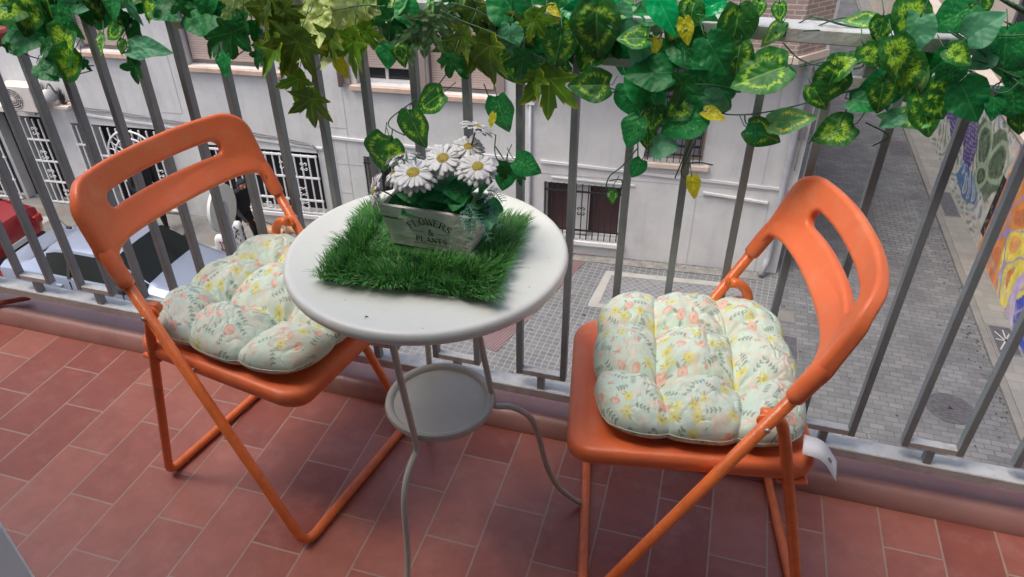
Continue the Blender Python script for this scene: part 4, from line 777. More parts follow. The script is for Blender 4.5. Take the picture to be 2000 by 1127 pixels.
daisy((-.401,.985,.882),(-.02,-.42,.9),.034,'largest middle daisy, overlapped on its right by two others',.10,2)
daisy((-.340,.972,.882),(.12,-.40,.9),.031,'daisy at the right front of the box, above the pale fern sprigs',.12,3)
daisy((-.368,1.012,.894),(.15,-.25,.95),.027,'small daisy behind, with its petals swept to the right',.05,4)
daisy((-.356,1.02,.925),(.25,.30,.85),.027,'topmost daisy turned away, showing the back of its white petals',.05,5)
daisy((-.478,1.005,.868),(-.3,.35,.85),.031,'daisy at the back left with its face turned away behind teal sprigs',.2,6)
daisy((-.509,.955,.828),(-.85,-.5,.25),.029,'leftmost daisy hanging sideways over the end of the box',.1,7)
daisy((-.487,.985,.846),(-.6,-.2,.7),.024,'daisy tucked low between the leftmost daisy and the front left one',.1,8)
bu=thing('foliage_bunch','dark green leaves and teal fern sprigs filling the lettered planter box under the daisies','foliage',BO)
for k,B,T_ in [(1,(-.400,1.0,.818),(-.465,.965,.832)),(1,(-.39,1.0,.825),(-.425,.950,.828)),(4,(-.385,1.0,.835),(-.405,.96,.850)),(1,(-.375,.99,.825),(-.375,.945,.820)),(3,(-.36,.985,.825),(-.352,.940,.805)),(3,(-.35,.99,.82),(-.330,.95,.812)),(1,(-.36,.99,.83),(-.39,.955,.845)),(1,(-.35,1.0,.83),(-.325,.975,.862)),(1,(-.46,.98,.80),(-.50,.95,.79)),(1,(-.43,.99,.81),(-.47,.96,.83)),(3,(-.42,1.0,.82),(-.44,.985,.85)),(1,(-.38,1.02,.82),(-.36,1.05,.87)),(1,(-.34,1.0,.80),(-.305,.98,.81)),(4,(-.335,.985,.805),(-.315,.945,.80)),(1,(-.40,1.0,.80),(-.42,.965,.82)),(1,(-.44,.985,.79),(-.46,.94,.80))]:
    place_leaf(k,B,T_,bu,BO,rnd,1.0,face=(rnd.uniform(-.3,.3),-.7,.8))
M['teal']=mat('teal_sprig',lin(96,150,132),.5)
def sprig(p0,p1,n=9,L=.008):
    p0,p1=Vector(p0)-BO,Vector(p1)-BO; mid=(p0+p1)/2+Vector((0,0,.008)); P=spline([p0,mid,p1],6); sp.tube(P,.0007,5)
    for i in range(1,len(P)-1):
        for s in(-1,1):
            d=(P[i+1]-P[i]).normalized(); sd=d.cross(Vector((0,-.6,.8))).normalized()*s; q=P[i]+(d*.6+sd)*L*rnd.uniform(.7,1.1)+Vector((0,0,rnd.uniform(-.003,.003))); sp.tube([P[i],(P[i]+q)/2+Vector((0,0,.001)),q],.0006,4)
for a,b_ in [((-.37,.98,.82),(-.325,.93,.80)),((-.36,.97,.82),(-.31,.935,.775)),((-.355,.98,.81),(-.335,.92,.785)),((-.345,.985,.82),(-.30,.955,.79)),((-.365,.97,.81),(-.345,.915,.80)),((-.47,.99,.83),(-.455,.97,.89)),((-.475,.98,.83),(-.47,.96,.885)),((-.46,.99,.83),(-.44,.97,.885)),((-.34,1.0,.82),(-.315,.96,.785)),((-.335,1.0,.83),(-.305,.985,.82))]: sp=MB(); sprig(a,b_); sp.build('fern_sprig',M['teal'],bu,smooth=True)
# fern tips on the garland
# ---------------- spiky pot plant outside the rail, top right ----------------
al=thing('aloe_plant','spiky dark green aloe with toothed leaves poking in at the top right corner','plant',(.62,1.56,.86))
b=MB()
for tx,tz,ty in((-.205,.205,-.06),(-.175,.165,-.08),(-.15,.19,-.10),(-.10,.26,.0),(.05,.28,.02),(.12,.22,.05),(-.02,.25,-.12)):
    P=spline([(0,0,.05),(tx*.4,ty*.4,.05+(tz-.05)*.6),(tx,ty,tz)],8); n=len(P)
    b.tube(P,.01,7,rs=[.012*(1-i/(n-1))**.7+.0008 for i in range(n)])
    for i in range(2,n-2):
        for s in(-1,1): b.tube([P[i],P[i]+Vector((.0,s*.014,.006))],.001,4,rs=[.002,.0003])
b.build('leaves',mat('aloe_green',lin(52,82,54),.45,noise=.3,nscale=60),al,smooth=True)
b=MB(); b.lathe([(.045,-.02),(.065,.07),(.07,.07),(.068,.08),(.06,.08),(.055,.06)],32); b.box(-.01,.01,-.235,-.05,.06,.075); b.build('pot',M['tilepot'] if 'tilepot' in M else mat('clay_pot',lin(160,95,70),.8,noise=.1),al,auto=R(40))
# reddish box hung outside the rail at the far left
rb=thing('window_box','reddish brown trough hung outside the railing at the far left','window box',(-1.95,1.40,.86))
b=MB(); b.slab(rrect(-.3,.262,-.03,.10,.01,3),[(.004,-.016),(0,0),(-.004,.0),(-.004,.014),(.004,.02),(.006,.004),(.006,.002)]); b.box(-.2,-.18,-.06,-.025,.018,.024)
b.build('trough',mat('red_plastic',lin(140,62,44),.6,noise=.1),rb)
# thin orange-brown broom handle lying on the kerb at the left
b=MB(); b.tube([(-2.35,1.18,.008),(-1.945,1.352,.068)],.008,10); tag(b.build('wooden_stick',mat('red_stained_wood',lin(160,76,48),.6,noise=.2,nscale=20),smooth=True),'thin reddish stick lying across the kerb under the railing at the far left','stick')
# ================= STREET =================
G0=-6.5
b=MB(); b.box(-90,90,.3,120,G0-.4,G0); struct(b.build('street',M['street']))
def sheet(name,pts,m,k=1,kind='structure'):
    b=MB(); b.poly(pts,G0+.004*k); o=b.build(name,m)
    if kind: o['kind']=kind
    return o
sheet('alley_paving',[(1.62,2),(4.93,2),(4.93,60),(-2.2,60),(1.62,12.9)],M['alley'])
b=MB(); b.box(4.90,5.02,2,60,G0,G0+.06,bev=.01); struct(b.build('kerb',M['dslab']))
b=MB(); b.box(5.022,5.6,2,60,G0,G0+.055); struct(b.build('pavement',M['walk']))
sheet('pavement_facade',[(-30,10.0-.9),(-9,11.1-.55),(-3,11.9),(-2.8,12.6),(-30,10.2)],M['walk'])
sheet('tactile_strip',[(-2.40,12.48),(-3.75,9.35),(-2.95,9.05),(-2.0,12.50)],M['tact'],2)
b=MB()
for q in ([(-1.62,12.02),(.95,12.25),(.95,12.10),(-1.5,11.88)],[(-1.62,12.02),(-1.5,11.88),(-1.56,10.9),(-1.74,10.9)],[(-1.74,10.9),(-1.56,10.9),(-.9,10.94),(-.9,10.8),(-1.74,10.76)]): b.poly(q,G0+.008)
struct(b.build('stone_border',M['lslab'])); sheet('sett_panel',[(-1.5,11.88),(.95,12.10),(.95,10.94),(-1.56,10.9)],M['diag'])
b=MB(); 
for q in ([(-2.35,12.42),(1.2,12.73),(1.2,12.48),(-2.35,12.22)],): b.poly(q,G0+.012)
struct(b.build('wall_foot_strip',mat('dirty_concrete',lin(132,130,124),.9,noise=.25,nscale=6,dirt=lin(90,88,84),dscale=4,damt=.8)))
b=MB()
for x0,x1,y0,y1 in((-16.6,-15.2,10.3,10.75),(-15.0,-13.7,9.9,10.5),(-13.9,-12.9,9.35,10.0),(-12.9,-12.2,10.35,10.75),(-12.6,-11.4,9.75,10.25),(-11.2,-10.1,10.0,10.4),(-10.3,-9.3,9.6,9.95),(-9.8,-9.0,10.3,10.6)): b.poly([(x0,y0),(x1,y0+.35),(x1,y1+.35),(x0,y1)],G0+.008)
struct(b.build('light_paving_bands',M['lslab']))
b=MB()
for x0,x1,y0,y1 in((-14.6,-13.6,10.75,11.05),(-12.3,-11.5,10.6,10.9),(-9.9,-9.2,10.85,11.1)): b.poly([(x0,y0),(x1,y0+.2),(x1,y1+.2),(x0,y1)],G0+.008)
struct(b.build('dark_paving_bands',mat('brown_paving',lin(118,108,102),.9,noise=.2,nscale=5)))
b=MB()
for x0,x1,y0,y1 in((2.1,3.3,11.6,12.5),(3.6,4.6,14.2,16.8),(2.3,2.9,6.8,8.8),(2.0,2.5,17,21)): b.poly([(x0,y0),(x1,y0+.06),(x1-.05,y1),(x0+.04,y1-.07)],G0+.008)
struct(b.build('paving_repairs',brickmat('newer_pavers',lin(118,119,119),lin(106,107,108),lin(76,76,78),.22,.11,.01,noise=.25,dirt=lin(84,84,86),shift=(.05,.03))))
b=MB(); rr=random.Random(8)
for k in range(420):
    x=rr.choice([rr.gauss(4.8,.12),rr.uniform(-3,4.8)]); y=rr.uniform(7,20); s_=rr.uniform(.008,.028); a=rr.uniform(0,3)
    b.poly([(x+s_*math.cos(a+t_)*rr.uniform(.6,1.3),y+s_*math.sin(a+t_)*rr.uniform(.6,1.3)) for t_ in (0,1.2,2.5,3.9,5.1)],G0+.0125)
o=b.build('street_litter',mat('litter',lin(64,60,54),.9)); o['kind']='stuff'
# hatches and manhole, things of their own
for i,(x0,x1,y0,y1,lb,m) in enumerate([(1.48,1.86,11.25,11.62,'small square grey hatch in the pavers right of the cushion',M['dslab']),(1.55,1.9,10.2,10.85,'dark rectangular iron hatch beside the right chair seat',M['hatch']),(4.92+.13,5.42,11.25,12.05,'dark iron hatch with a chalk cross at the foot of the blue mural',M['hatch']),(5.06,5.4,16.1,17.3,'dark iron hatch beside the mural, farther up the alley',M['hatch']),(4.35,5.0-.1,19.3,20.3,'faint iron grate by the kerb, farthest up the alley',M['hatch'])]):
    t=thing('access_hatch',lb,'hatch',(x0,y0,G0+(.058 if x0>5 else .004)),0,'iron hatches in the paving')
    w,d=x1-x0,y1-y0; b=MB(); b.box(.02,w-.02,.02,d-.02,0,.006); b.build('lid',m,t)
    b=MB(); b.box(0,w,0,.0195,0,.009);b.box(0,w,d-.0195,d,0,.009);b.box(0,.0195,.02,d-.02,0,.009);b.box(w-.0195,w,.02,d-.02,0,.009); b.build('rim',M['dslab'],t)
    if i==2:
        b=MB()
        for (ax,ay),(bx_,by) in(((.06,.1),(.3,.6)),((.3,.15),(.08,.62)),((.2,.1),(.22,.7)),((.05,.4),(.32,.36))):
            d_=Vector((bx_-ax,by-ay,0)).normalized(); n_=Vector((-d_.y,d_.x,0))*.012; b.poly([Vector((ax,ay,.008))-n_,Vector((ax,ay,.008))+n_,Vector((bx_,by,.008))+n_,Vector((bx_,by,.008))-n_])
        b.build('chalk_marks',M['lslab'],t)
for (mx_,my_,mr_,lb) in((4.07,9.67,.34,'round iron manhole cover with a small triangle, between two balusters at the right'),(3.55,8.55,.30,'round iron manhole cover partly hidden below the railing bottom')):
    t=thing('manhole_cover',lb,'manhole cover',(mx_,my_,G0+.004),0,'manhole covers in the alley')
    b=MB(); b.lathe([(mr_,0),(mr_,.008),(mr_-.025,.008),(mr_-.027,.004),(mr_-.03,.006),(.01,.006)],48); b.build('cover',M['hatch'],t)
    b=MB()
    for k in range(-4,5): 
        w=math.sqrt(max(0,(mr_-.06)**2-(k*.06)**2)); b.box(-w,w,k*.06-.006,k*.06+.006,.0062,.010)
    b.build('ribs',M['hatch'],t); b=MB(); b.poly([(-.04,-.03,.0125),(.04,-.03,.0125),(0,.05,.0125)]); b.build('triangle_mark',M['dark'],t)
# ---------------- mural wall ----------------
mw=thing('mural_wall','long wall along the alley covered with a colourful spray painted mural','wall',(5.45,12,G0))
b=MB(); b.box(0,.30,-4,30,0,2.35); b.box(-.03,.33,-4,30,2.352,2.44); b.build('masonry',M['beige'],mw)
ny,nz=520,100; ys=np.linspace(8.2,22.5,ny); zs=np.linspace(-6.47,-4.16,nz); YY,ZZ=np.meshgrid(ys,zs,indexing='ij')
yd=YY+.35*(fbm(YY*1.3,ZZ*1.3,1,3)-.5); zd=ZZ+.3*(fbm(YY*1.3+9,ZZ*1.3+4,2,3)-.5)
C=np.ones(YY.shape+(3,))*L3(196,192,182); C=C*(.85+.25*fbm(YY*3,ZZ*3,5,4))[...,None]
def setm(mask,col): C[mask]=col*(.88+.24*fbm(YY[mask]*4,ZZ[mask]*4,6,3))[:,None]
def inpoly(py,pz,P):
    ins=np.zeros(py.shape,bool); n=len(P)
    for i in range(n):
        (y1,z1),(y2,z2)=P[i],P[(i+1)%n]; c=((z1>pz)!=(z2>pz)); ins^=c&(py<(y2-y1)*(pz-z1)/(z2-z1+1e-12)+y1)
    return ins
# grey-green and teal scribble zone far away
sc=np.sin(yd*9+5*np.sin(zd*5))*np.cos(zd*8+3*np.sin(yd*4))
far=(YY>15.2); setm(far&(sc>.55),L3(110,140,120)); setm(far&(sc<-.6),L3(120,150,175))
setm(inpoly(yd,zd,[(17.5,-6.1),(16.5,-6.2),(15.6,-5.95),(16.3,-5.6),(17.4,-5.75)])&(sc>-.25),L3(60,110,165))
setm(inpoly(yd,zd,[(17.1,-5.3),(16.0,-5.6),(15.3,-5.75),(14.9,-5.3),(15.2,-4.7),(15.6,-4.35),(16.1,-4.3),(16.4,-4.6),(17.1,-4.5),(17.4,-4.9)]),L3(84,108,80))
for cy,cz,ra in((16.6,-4.95,.38),(15.5,-4.95,.42),(16.1,-5.4,.25)):
    d=np.hypot((yd-cy)/1.3,zd-cz); setm(np.abs(d-ra)<.05,L3(150,172,140)); setm(np.abs(d-ra*.6)<.035,L3(56,78,56))
for P in ([(18.5,-5.1),(17.6,-5.75),(16.9,-5.7),(17.0,-5.2),(17.4,-4.7),(18.3,-4.85)],[(20.2,-5.0),(19.8,-5.5),(18.8,-5.7),(18.8,-5.2),(19.4,-4.8)]):
    m=inpoly(yd,zd,P); setm(m,L3(74,58,128)); setm(m&(np.abs(np.sin(zd*34+yd*6))<.22),L3(168,160,200))
near=(yd<14.75)&(ZZ<-3); ub=-4.2+0*YY
org=near&(zd>(-6.6+ (14.4-yd)*.42)); setm(near&(yd<14.75),L3(214,128,34))
yel=near&(yd<13.35+.35*np.sin(zd*3)); setm(yel,L3(218,200,40))
blu=near&(yd<12.25+.25*np.sin(zd*4+1)-(zd+6.4)*.10)&(zd<-4.9); setm(blu,L3(38,66,170))
setm(near&(yd<11.2),L3(40,60,160))
ln=np.sin(yd*3.6+2.6*np.sin(zd*2.3)+1.2)*np.cos(zd*2.4+1.5*np.sin(yd*2.1)); setm(near&(np.abs(ln)<.10)&(yd>11.6),L3(150,130,180)); setm(near&(ln<-.62)&(yd>12.6),L3(226,150,60)); setm(near&(ln>.66)&(yd>12.9),L3(196,104,30))
setm(near&(np.abs(yd-12.35-.25*np.sin(zd*4))<.10)&(zd<-5.2),L3(176,158,205))
m=(YY>14.75)&(YY<15.0)&(ZZ>-6.15)&(ZZ<-4.9); setm(m,L3(36,34,38))
wst=np.clip((fbm(YY*2.5,ZZ*5,12,4)-.5)*3,0,.5)*np.clip((-5.9-ZZ)*3,0,1); C=C*(1-wst[...,None])+L3(180,172,160)*wst[...,None]
C=C*(.74+.5*fbm(YY*7,ZZ*7,22,4))[...,None]; sp_=np.clip((fbm(YY*11,ZZ*11,25,4)-.6)*5,0,.5)[...,None]; C=C*(1-sp_)+L3(150,146,140)*sp_; C=C*.86+C.mean(-1,keepdims=True)*.14
vs_=np.stack([np.full(YY.size,-.003),(YY-12).ravel(),(ZZ-G0).ravel()],-1); A,B=np.meshgrid(np.arange(ny-1),np.arange(nz-1),indexing='ij'); i0=(A*nz+B).ravel()
F_=np.stack([i0,i0+1,i0+nz+1,i0+nz],-1)
o=mk('painted_mural',vs_,[tuple(q) for q in F_.tolist()],mat('spray_paint',(1,1,1),.7,attr='Col',noise=.08,nscale=8,bump=.3,bscale=18),mw); colattr(o,C.reshape(-1,3).clip(0,1))
bb=thing('beige_building','tall beige rendered building with a grey corrugated shutter, behind the mural wall','building',(6.2,12,G0))
b=MB(); b.box(0,8,-14,60,0,11); b.build('wall',M['beige'],bb)
b=MB(); b.box(-.03,-.002,-1,3.6,1.2,3.4); b.build('roller_shutter',M['corr'],bb)
b=MB(); b.box(-.12,0,3.75,3.9,0,9);  b.build('pilaster',M['dslab'],bb)
for y0 in (6.5,11,16,22): 
    b=MB(); b.box(-.02,.0,y0,y0+1.3,3.0,5.0); w=b.build('window',M['glass'],bb); b=MB(); b.box(-.05,-.021,y0-.1,y0,2.9,5.1);b.box(-.05,-.021,y0+1.3,y0+1.4,2.9,5.1);b.box(-.05,-.021,y0,y0+1.3,5.0,5.1);b.box(-.09,-.021,y0,y0+1.3,2.9,3.0); b.build('frame',M['dslab'],w)
# ================= BUILDING ACROSS THE STREET =================
FB=thing('apartment_building','white rendered apartment building across the street with barred ground floor windows and beige shutters above','building',(0,12.7,0),math.atan(.088))
LF=1/math.cos(math.atan(.088))
b=MB()
X0,X1,Z0,Z1=-26,1.55,-6.5,2.2
ops=[('L0',-12.35,-11.15,-2.95,-1.7),('L1',-10.03,-8.2,-3.12,-1.7),('M1',-6.6,-5.52,-3.28,-1.9),('M2',-5.22,-3.95,-3.36,-1.9),('RW',-1.18,-.14,-4.36,-2.42),
('LW',-3.02,-1.52,-6.16,-4.96),('SW',-6.66,-6.1,-5.75,-4.74),('AD',-12.66,-10.95,-6.45,-4.52),('NW',-13.16,-12.82,-6.4,-4.52),('LG',-14.38,-13.68,-6.498,-4.45),('DR',-15.0,-14.5,-6.498,-4.3),('FL',-17.2,-15.08,-6.498,-4.4),('WR',-10.22,-7.62,-6.16,-4.76)]
xs=sorted(set([X0,X1]+[a for o in ops for a in o[1:3]])); zs_=sorted(set([Z0,Z1]+[a for o in ops for a in o[3:5]]))
for i in range(len(xs)-1):
    for j in range(len(zs_)-1):
        cx,cz=(xs[i]+xs[i+1])/2,(zs_[j]+zs_[j+1])/2
        if any(o[1]<cx<o[2] and o[3]<cz<o[4] for o in ops): continue
        b.add([(xs[i],0,zs_[j]),(xs[i+1],0,zs_[j]),(xs[i+1],0,zs_[j+1]),(xs[i],0,zs_[j+1])],[(0,1,2,3)])
for n_,x0,x1,z0,z1 in ops:
    dp=.28
    b.add([(x0,0,z0),(x0,dp,z0),(x0,dp,z1),(x0,0,z1)],[(3,2,1,0)]); b.add([(x1,0,z0),(x1,dp,z0),(x1,dp,z1),(x1,0,z1)],[(0,1,2,3)])
    b.add([(x0,0,z1),(x1,0,z1),(x1,dp,z1),(x0,dp,z1)],[(0,1,2,3)]); b.add([(x0,0,z0),(x1,0,z0),(x1,dp,z0),(x0,dp,z0)],[(3,2,1,0)])
b.add([(X1,0,Z0),(X1,25,Z0),(X1,25,Z1),(X1,0,Z1)],[(0,1,2,3)]); b.add([(X0,0,Z1),(X1,0,Z1),(X1,25,Z1),(X0,25,Z1)],[(0,1,2,3)])
b.build('wall',M['plaster'],FB)
def bars(mb,x0,x1,z0,z1,y,step,w=.018,hz=(),hw=.03):
    n=max(1,round((x1-x0)/step))
    for k in range(n+1):
        x=x0+(x1-x0)*k/n; mb.box(x-w/2,x+w/2,y-w/2,y+w/2,z0,z1)
    for z in hz: mb.box(x0-.03,x1+.03,y-w/2-.008,y+w/2+.004,z-hw/2,z+hw/2)
def scroll(mb,x,z,s,y):
    for sx in(-1,1):
        for sz in(-1,1):
            P=[(x+sx*s*(.5-.42*math.cos(a)*(1-a/9)),y,z+sz*s*(.55+.4*math.sin(a)*(1-a/9))) for a in np.linspace(0,5.2,12)]; mb.tube(P,.010,5)
def pane(x0,x1,z0,z1,m,y=.24,name='window'):
    q=MB(); q.box(x0,x1,y,y+.03,z0,z1); return q.build(name,m,FB)
def win(o,panem,framem,fw=.06,sill=None,y=.22,shut=None,mull=True,sillz=None):
    n_,x0,x1,z0,z1=o; w=pane(x0+.001,x1-.001,z0+.001,z1-.001,panem)
    q=MB(); 
    for a in((x0+.002,x0+fw,z0+.002,z1-.002),(x1-fw,x1-.002,z0+.002,z1-.002),(x0+fw,x1-fw,z1-fw,z1-.002),(x0+fw,x1-fw,z0+.002,z0+fw)): q.box(a[0],a[1],y-.04,y+.018,a[2],a[3])
    if mull: xm=(x0+x1)/2; q.box(xm-.025,xm+.025,y-.03,y+.018,z0+fw+.001,z1-fw-.001)
    q.build('frame',framem,w)
    if shut is not None:
        q=MB(); q.box(x0+fw+.002,x1-fw-.002,y-.10,y-.045,shut,z1-.003); q.build('shutter',M['shutter'],w)
    if sill is not None:
        q=MB(); q.box(x0-.12,x1+.12,-.09,.18,z0-.10,z0-.003,bev=.01); q.build('sill',sill,w)
    return w
O={o[0]:o for o in ops}
win(O['L0'],M['glass'],M['frame'],sill=M['sill'],shut=-2.95+.09); win(O['L1'],M['glass'],M['frame'],sill=M['sill'],shut=-3.12+.09)
win(O['M1'],M['glass'],M['wframe'] if 'wframe' in M else M['plaster2'],sill=M['sill'],shut=-2.98); win(O['M2'],M['glass'],M['frame'],sill=M['sill'],shut=-3.36+.10)
# taupe jambs round the two middle windows
for x0,x1 in((-6.86,-6.72),(-5.50,-5.24),(-3.93,-3.78)): q=MB(); q.box(x0,x1,-.035,-.002,-3.27,-1.85); q.build('window_surround',M['frame'],FB)
w=win(O['RW'],M['gshut'],M['frame'],sill=M['soffit'],mull=True); q=MB(); bars(q,-1.12,-.20,-4.33,-2.45,-.05,.115,.016,hz=(-4.18,-3.3,-2.6),hw=.022); q.build('grille',M['biron'],w)
q=MB(); 
for k in range(10): q.box(-1.1+.0,-.22,.15,.178,-4.25+.18*k,-4.25+.18*k+.12)
q.build('louvres',M['gshut'],w)
w=win(O['LW'],M['maroon'],M['plaster2'],sill=M['plaster2'],mull=True,fw=.05)
q=MB(); q.box(-2.42,-2.14,.12,.215,-6.10,-5.0); q.build('panel',M['plaster2'],w)
q=MB(); bars(q,-2.98,-1.56,-6.12,-4.92,-.06,.12,.020,hz=(-5.92,-5.08),hw=.03); scroll(q,-2.28,-5.5,.09,-.06); q.build('grille',M['biron'],w)
w=win(O['SW'],M['dark'],M['frame'],sill=M['plaster2'],mull=False); q=MB(); bars(q,-6.62,-6.14,-5.72,-4.78,-.04,.11,.018,hz=(-4.86,-5.6)); q.build('grille',M['biron'],w)
# white grilles
def wgr(o,panes,hz,step,scr=(),arch=None,cat=None,sill=True,y=-.05):
    n_,x0,x1,z0,z1=o; w=pane(x0+.001,x1-.001,z0+.001,z1-.001,panes)
    q=MB(); bars(q,x0+.05,x1-.05,z0+.03,z1-.03,y,step,.026,hz=hz,hw=.036)
    for x,z,s in scr: scroll(q,x,z,s,y-.01)
    if arch:
        cx,cz,r=arch
        for rr in(r,r*.72,r*.3): q.tube([(cx+rr*math.cos(a),y-.015,cz+rr*math.sin(a)) for a in np.linspace(0,PI,20)],.022,6)
        for a in np.linspace(.15,PI-.15,11): q.tube([(cx+.3*r*math.cos(a),y-.015,cz+.3*r*math.sin(a)),(cx+r*math.cos(a+.12),y-.015,cz+r*math.sin(a+.12))],.012,5)
    q.build('grille',M['wiron'],w)
    if sill: q=MB(); q.box(x0-.08,x1+.08,-.09,.15,z0-.10,z0-.003,bev=.01); q.build('sill',M['plaster2'],w)
    return w
wgr(O['WR'],M['dark'],(-4.82,-5.30,-5.82,-6.12),.155,[(-9.85,-5.05,.09),(-9.1,-5.05,.09),(-8.4,-5.05,.09),(-7.95,-5.05,.09),(-8.05,-5.62,.10),(-8.05,-5.95,.09),(-9.3,-5.62,.10),(-8.9,-6.0,.07)])
wgr(O['AD'],M['dark'],(-5.20,-5.75,-6.40),.17,[(-12.3,-5.5,.09),(-11.8,-5.9,.09),(-11.3,-5.5,.09)],arch=(-11.8,-5.18,.60),sill=False)
wgr(O['NW'],M['gshut'],(-4.98,-5.6,-6.35),.15,sill=False)
wgr(O['LG'],M['dark'],(-4.95,-5.45,-5.95,-6.46),.14,[(-14.05,-4.75,.09),(-14.05,-5.3,.10),(-14.05,-5.75,.10),(-13.85,-6.2,.08)],sill=False)
wgr(O['FL'],M['dark'],(-4.9,-5.45,-6.0,-6.46),.2,[(-15.4,-4.8,.12),(-15.4,-5.5,.12),(-15.8,-5.9,.12),(-16.4,-5.2,.12)],sill=False)
pane(O['DR'][1],O['DR'][2],O['DR'][3]+.001,O['DR'][4],M['dark'],name='door')
# mouldings, panel joints, ledges
q=MB()
def strip(x0,z0,x1,z1,h,d,y0=-.002):
    q.add([(x0,y0-d,z0),(x1,y0-d,z1),(x1,y0,z1),(x0,y0,z0),(x0,y0-d,z0+h),(x1,y0-d,z1+h),(x1,y0,z1+h),(x0,y0,z0+h)],[(3,2,1,0),(4,5,6,7),(0,1,5,4),(1,2,6,5),(2,3,7,6),(3,0,4,7)])
strip(-7.4,-4.40,-3.4,-4.56,.05,.03); strip(-3.1,-4.56,1.45,-4.74,.05,.03); strip(-13.1,-4.30,-7.5,-4.66,.04,.03); strip(-.05,-4.92,1.12,-5.02,.04,.05); strip(-18,-4.25,-14.45,-4.30,.12,.20)
strip(-2.9+.02,-4.86,-1.3,-4.90,.03,.02)
q.build('moulding',M['plaster2'],FB)
q=MB()
for x,z0,z1 in((-10.44,-4.12,-2.87),(-6.93,-4.4,-3.35),(-7.25,-6.5,-4.42),(-3.42,-6.5,-4.58),(-.16,-6.5,-5.0),(1.14,-6.5,-5.0),(-12.9,-4.2,-1.5),(.95,-4.7,-2.4),(-5.9,-6.5,-4.5),(-7.0,-6.5,-4.42)): q=MB(); q.box(x,x+.016,-.0035,-.001,z0,z1); q.build('plaster_joint',M['groove'],FB)
for x0,x1,z in((-10.9,-10.44,-4.13),(-7.25,-6.66,-4.95),(-7.6,-6.93,-4.18),(-7.25,-7.0,-5.6),(-3.4,1.1,-4.79),(-.16,1.14,-5.0)): q=MB(); q.box(x0,x1,-.0045,-.001,z,z+.016); q.build('plaster_joint',M['groove'],FB)

# brick bay with chamfered corner and cream underside
q=MB(); oc=[(-3.4,-.5),(1.0,-.5),(1.5,.0),(-3.4,.0)]
q.slab([(-3.4,-.5),(1.0,-.5),(1.5,-.003),(-3.4,-.003)],[(0,-2.19),(0,2.1)]); q.build('brick_bay',M['brick'],FB)
q=MB(); q.slab([(-3.45,-.56),(1.03,-.56),(1.57,-.0035),(-3.45,-.0035)],[(0,-2.30),(0,-2.193)]); q.build('bay_soffit',M['soffit'],FB)
# things on the facade
Mf=Matrix.Translation((0,12.7,0))@Matrix.Rotation(math.atan(.088),4,'Z')
def fw_(x,y,z): return tuple(Mf@Vector((x,y,z)))
ac=thing('air_conditioner','cream air conditioner with a round fan grille on the wall above the white gates','air conditioner',fw_(-13.85,-.02,-4.2),math.atan(.088))
q=MB(); q.box(-.40,.36,-.34,0,.0,.55,bev=.02); q.build('case',M['acw'],ac,auto=R(40))
q=MB(); 
Mx=Matrix.Translation((-.12,-.345,.28))@Matrix.Rotation(R(90),4,'X'); q.lathe([(.21,-.004),(.21,.004),(.01,.004)],32,M=Mx); q.build('fan_opening',mat('fan_dark',(.10,.09,.085),.7),ac)
q=MB()
for rr in(.21,.165,.12,.075): q.tube([(-.12+rr*math.cos(a),-.352,.28+rr*math.sin(a)) for a in np.linspace(0,2*PI,28,endpoint=False)],.005,5,closed=True)
q.lathe([(.055,-.006),(.05,.01),(.02,.012)],20,M=Mx)
for a in np.linspace(0,2*PI,10,endpoint=False): q.tube([(-.12,-.352,.28),(-.12+.21*math.cos(a),-.352,.28+.21*math.sin(a))],.004,4)
q.build('fan_grille',M['acw'],ac)
q=MB(); q.box(-.3,-.26,-.34,0,-.05,-.003); q.box(.22,.26,-.34,0,-.05,-.003); q.build('bracket',M['cable'],ac)
wl=thing('wall_lamp','grey dome lamp on a short bracket right of the air conditioner','lamp',fw_(-13.22,-.02,-3.95),math.atan(.088))
q=MB(); q.lathe([(.02,.24),(.10,.2),(.15,.08),(.14,.0),(.11,-.02)],24,c=(0,-.22,0)); q.build('dome',mat('lamp_dome',(.45,.44,.42),.5),wl,auto=R(50)); q=MB(); q.tube(spline([(0,0,.05),(0,-.1,.3),(0,-.22,.24)],6),.02,8); q.box(-.06,.06,-.02,.0,-.03,.13); q.build('arm',M['cable'],wl)
ns=thing('dry_plant','dark dry clump of twigs on a shelf bracket on the white wall','plant',fw_(-12.98,-.03,-4.1),math.atan(.088))
q=MB(); rr=random.Random(4)
for k in range(90):
    a=rr.uniform(0,2*PI); e_=rr.uniform(-.2,1.3); L=rr.uniform(.12,.26); q.tube([(0,-.14,.06),(math.cos(a)*math.cos(e_)*L*.55,-.14+math.sin(a)*math.cos(e_)*L*.3,.10+math.sin(e_)*L*1.4)],.008,4,rs=[.009,.003])
q.build('twigs',mat('dry_brown',(.06,.05,.045),.9),ns); q=MB(); q.box(-.16,.16,-.26,0,.0,.05); q.build('shelf',M['soffit'],ns)
def tubething(name,label,cat,pts,r,m,n=8,smooth=True):
    P=[Vector(fw_(*p)) for p in pts]; q=MB(); q.tube(fillet(P,.08,4) if len(P)>2 else P,r,n); return tag(q.build(name,m,smooth=smooth),label,cat)
tubething('downspout','grey downspout on the white wall between the shuttered windows and the left grilles','pipe',[(-6.86,-.06,-1.5),(-6.9,-.06,-3.32)],.05,M['frame'])
tubething('conduit','thin grey conduit running down the white wall right of the daisies','pipe',[(-3.30,-.03,-3.35),(-3.28,-.03,-6.4)],.028,M['pipe'])
q=MB(); q.box(-.09,.09,-.06,0,-.12,.12,bev=.01); jb=q.build('junction_box',M['plaster2']); jb.location=fw_(-3.30,-.003,-3.32); tag(jb,'small pale junction box at the top of the thin grey conduit','junction box')
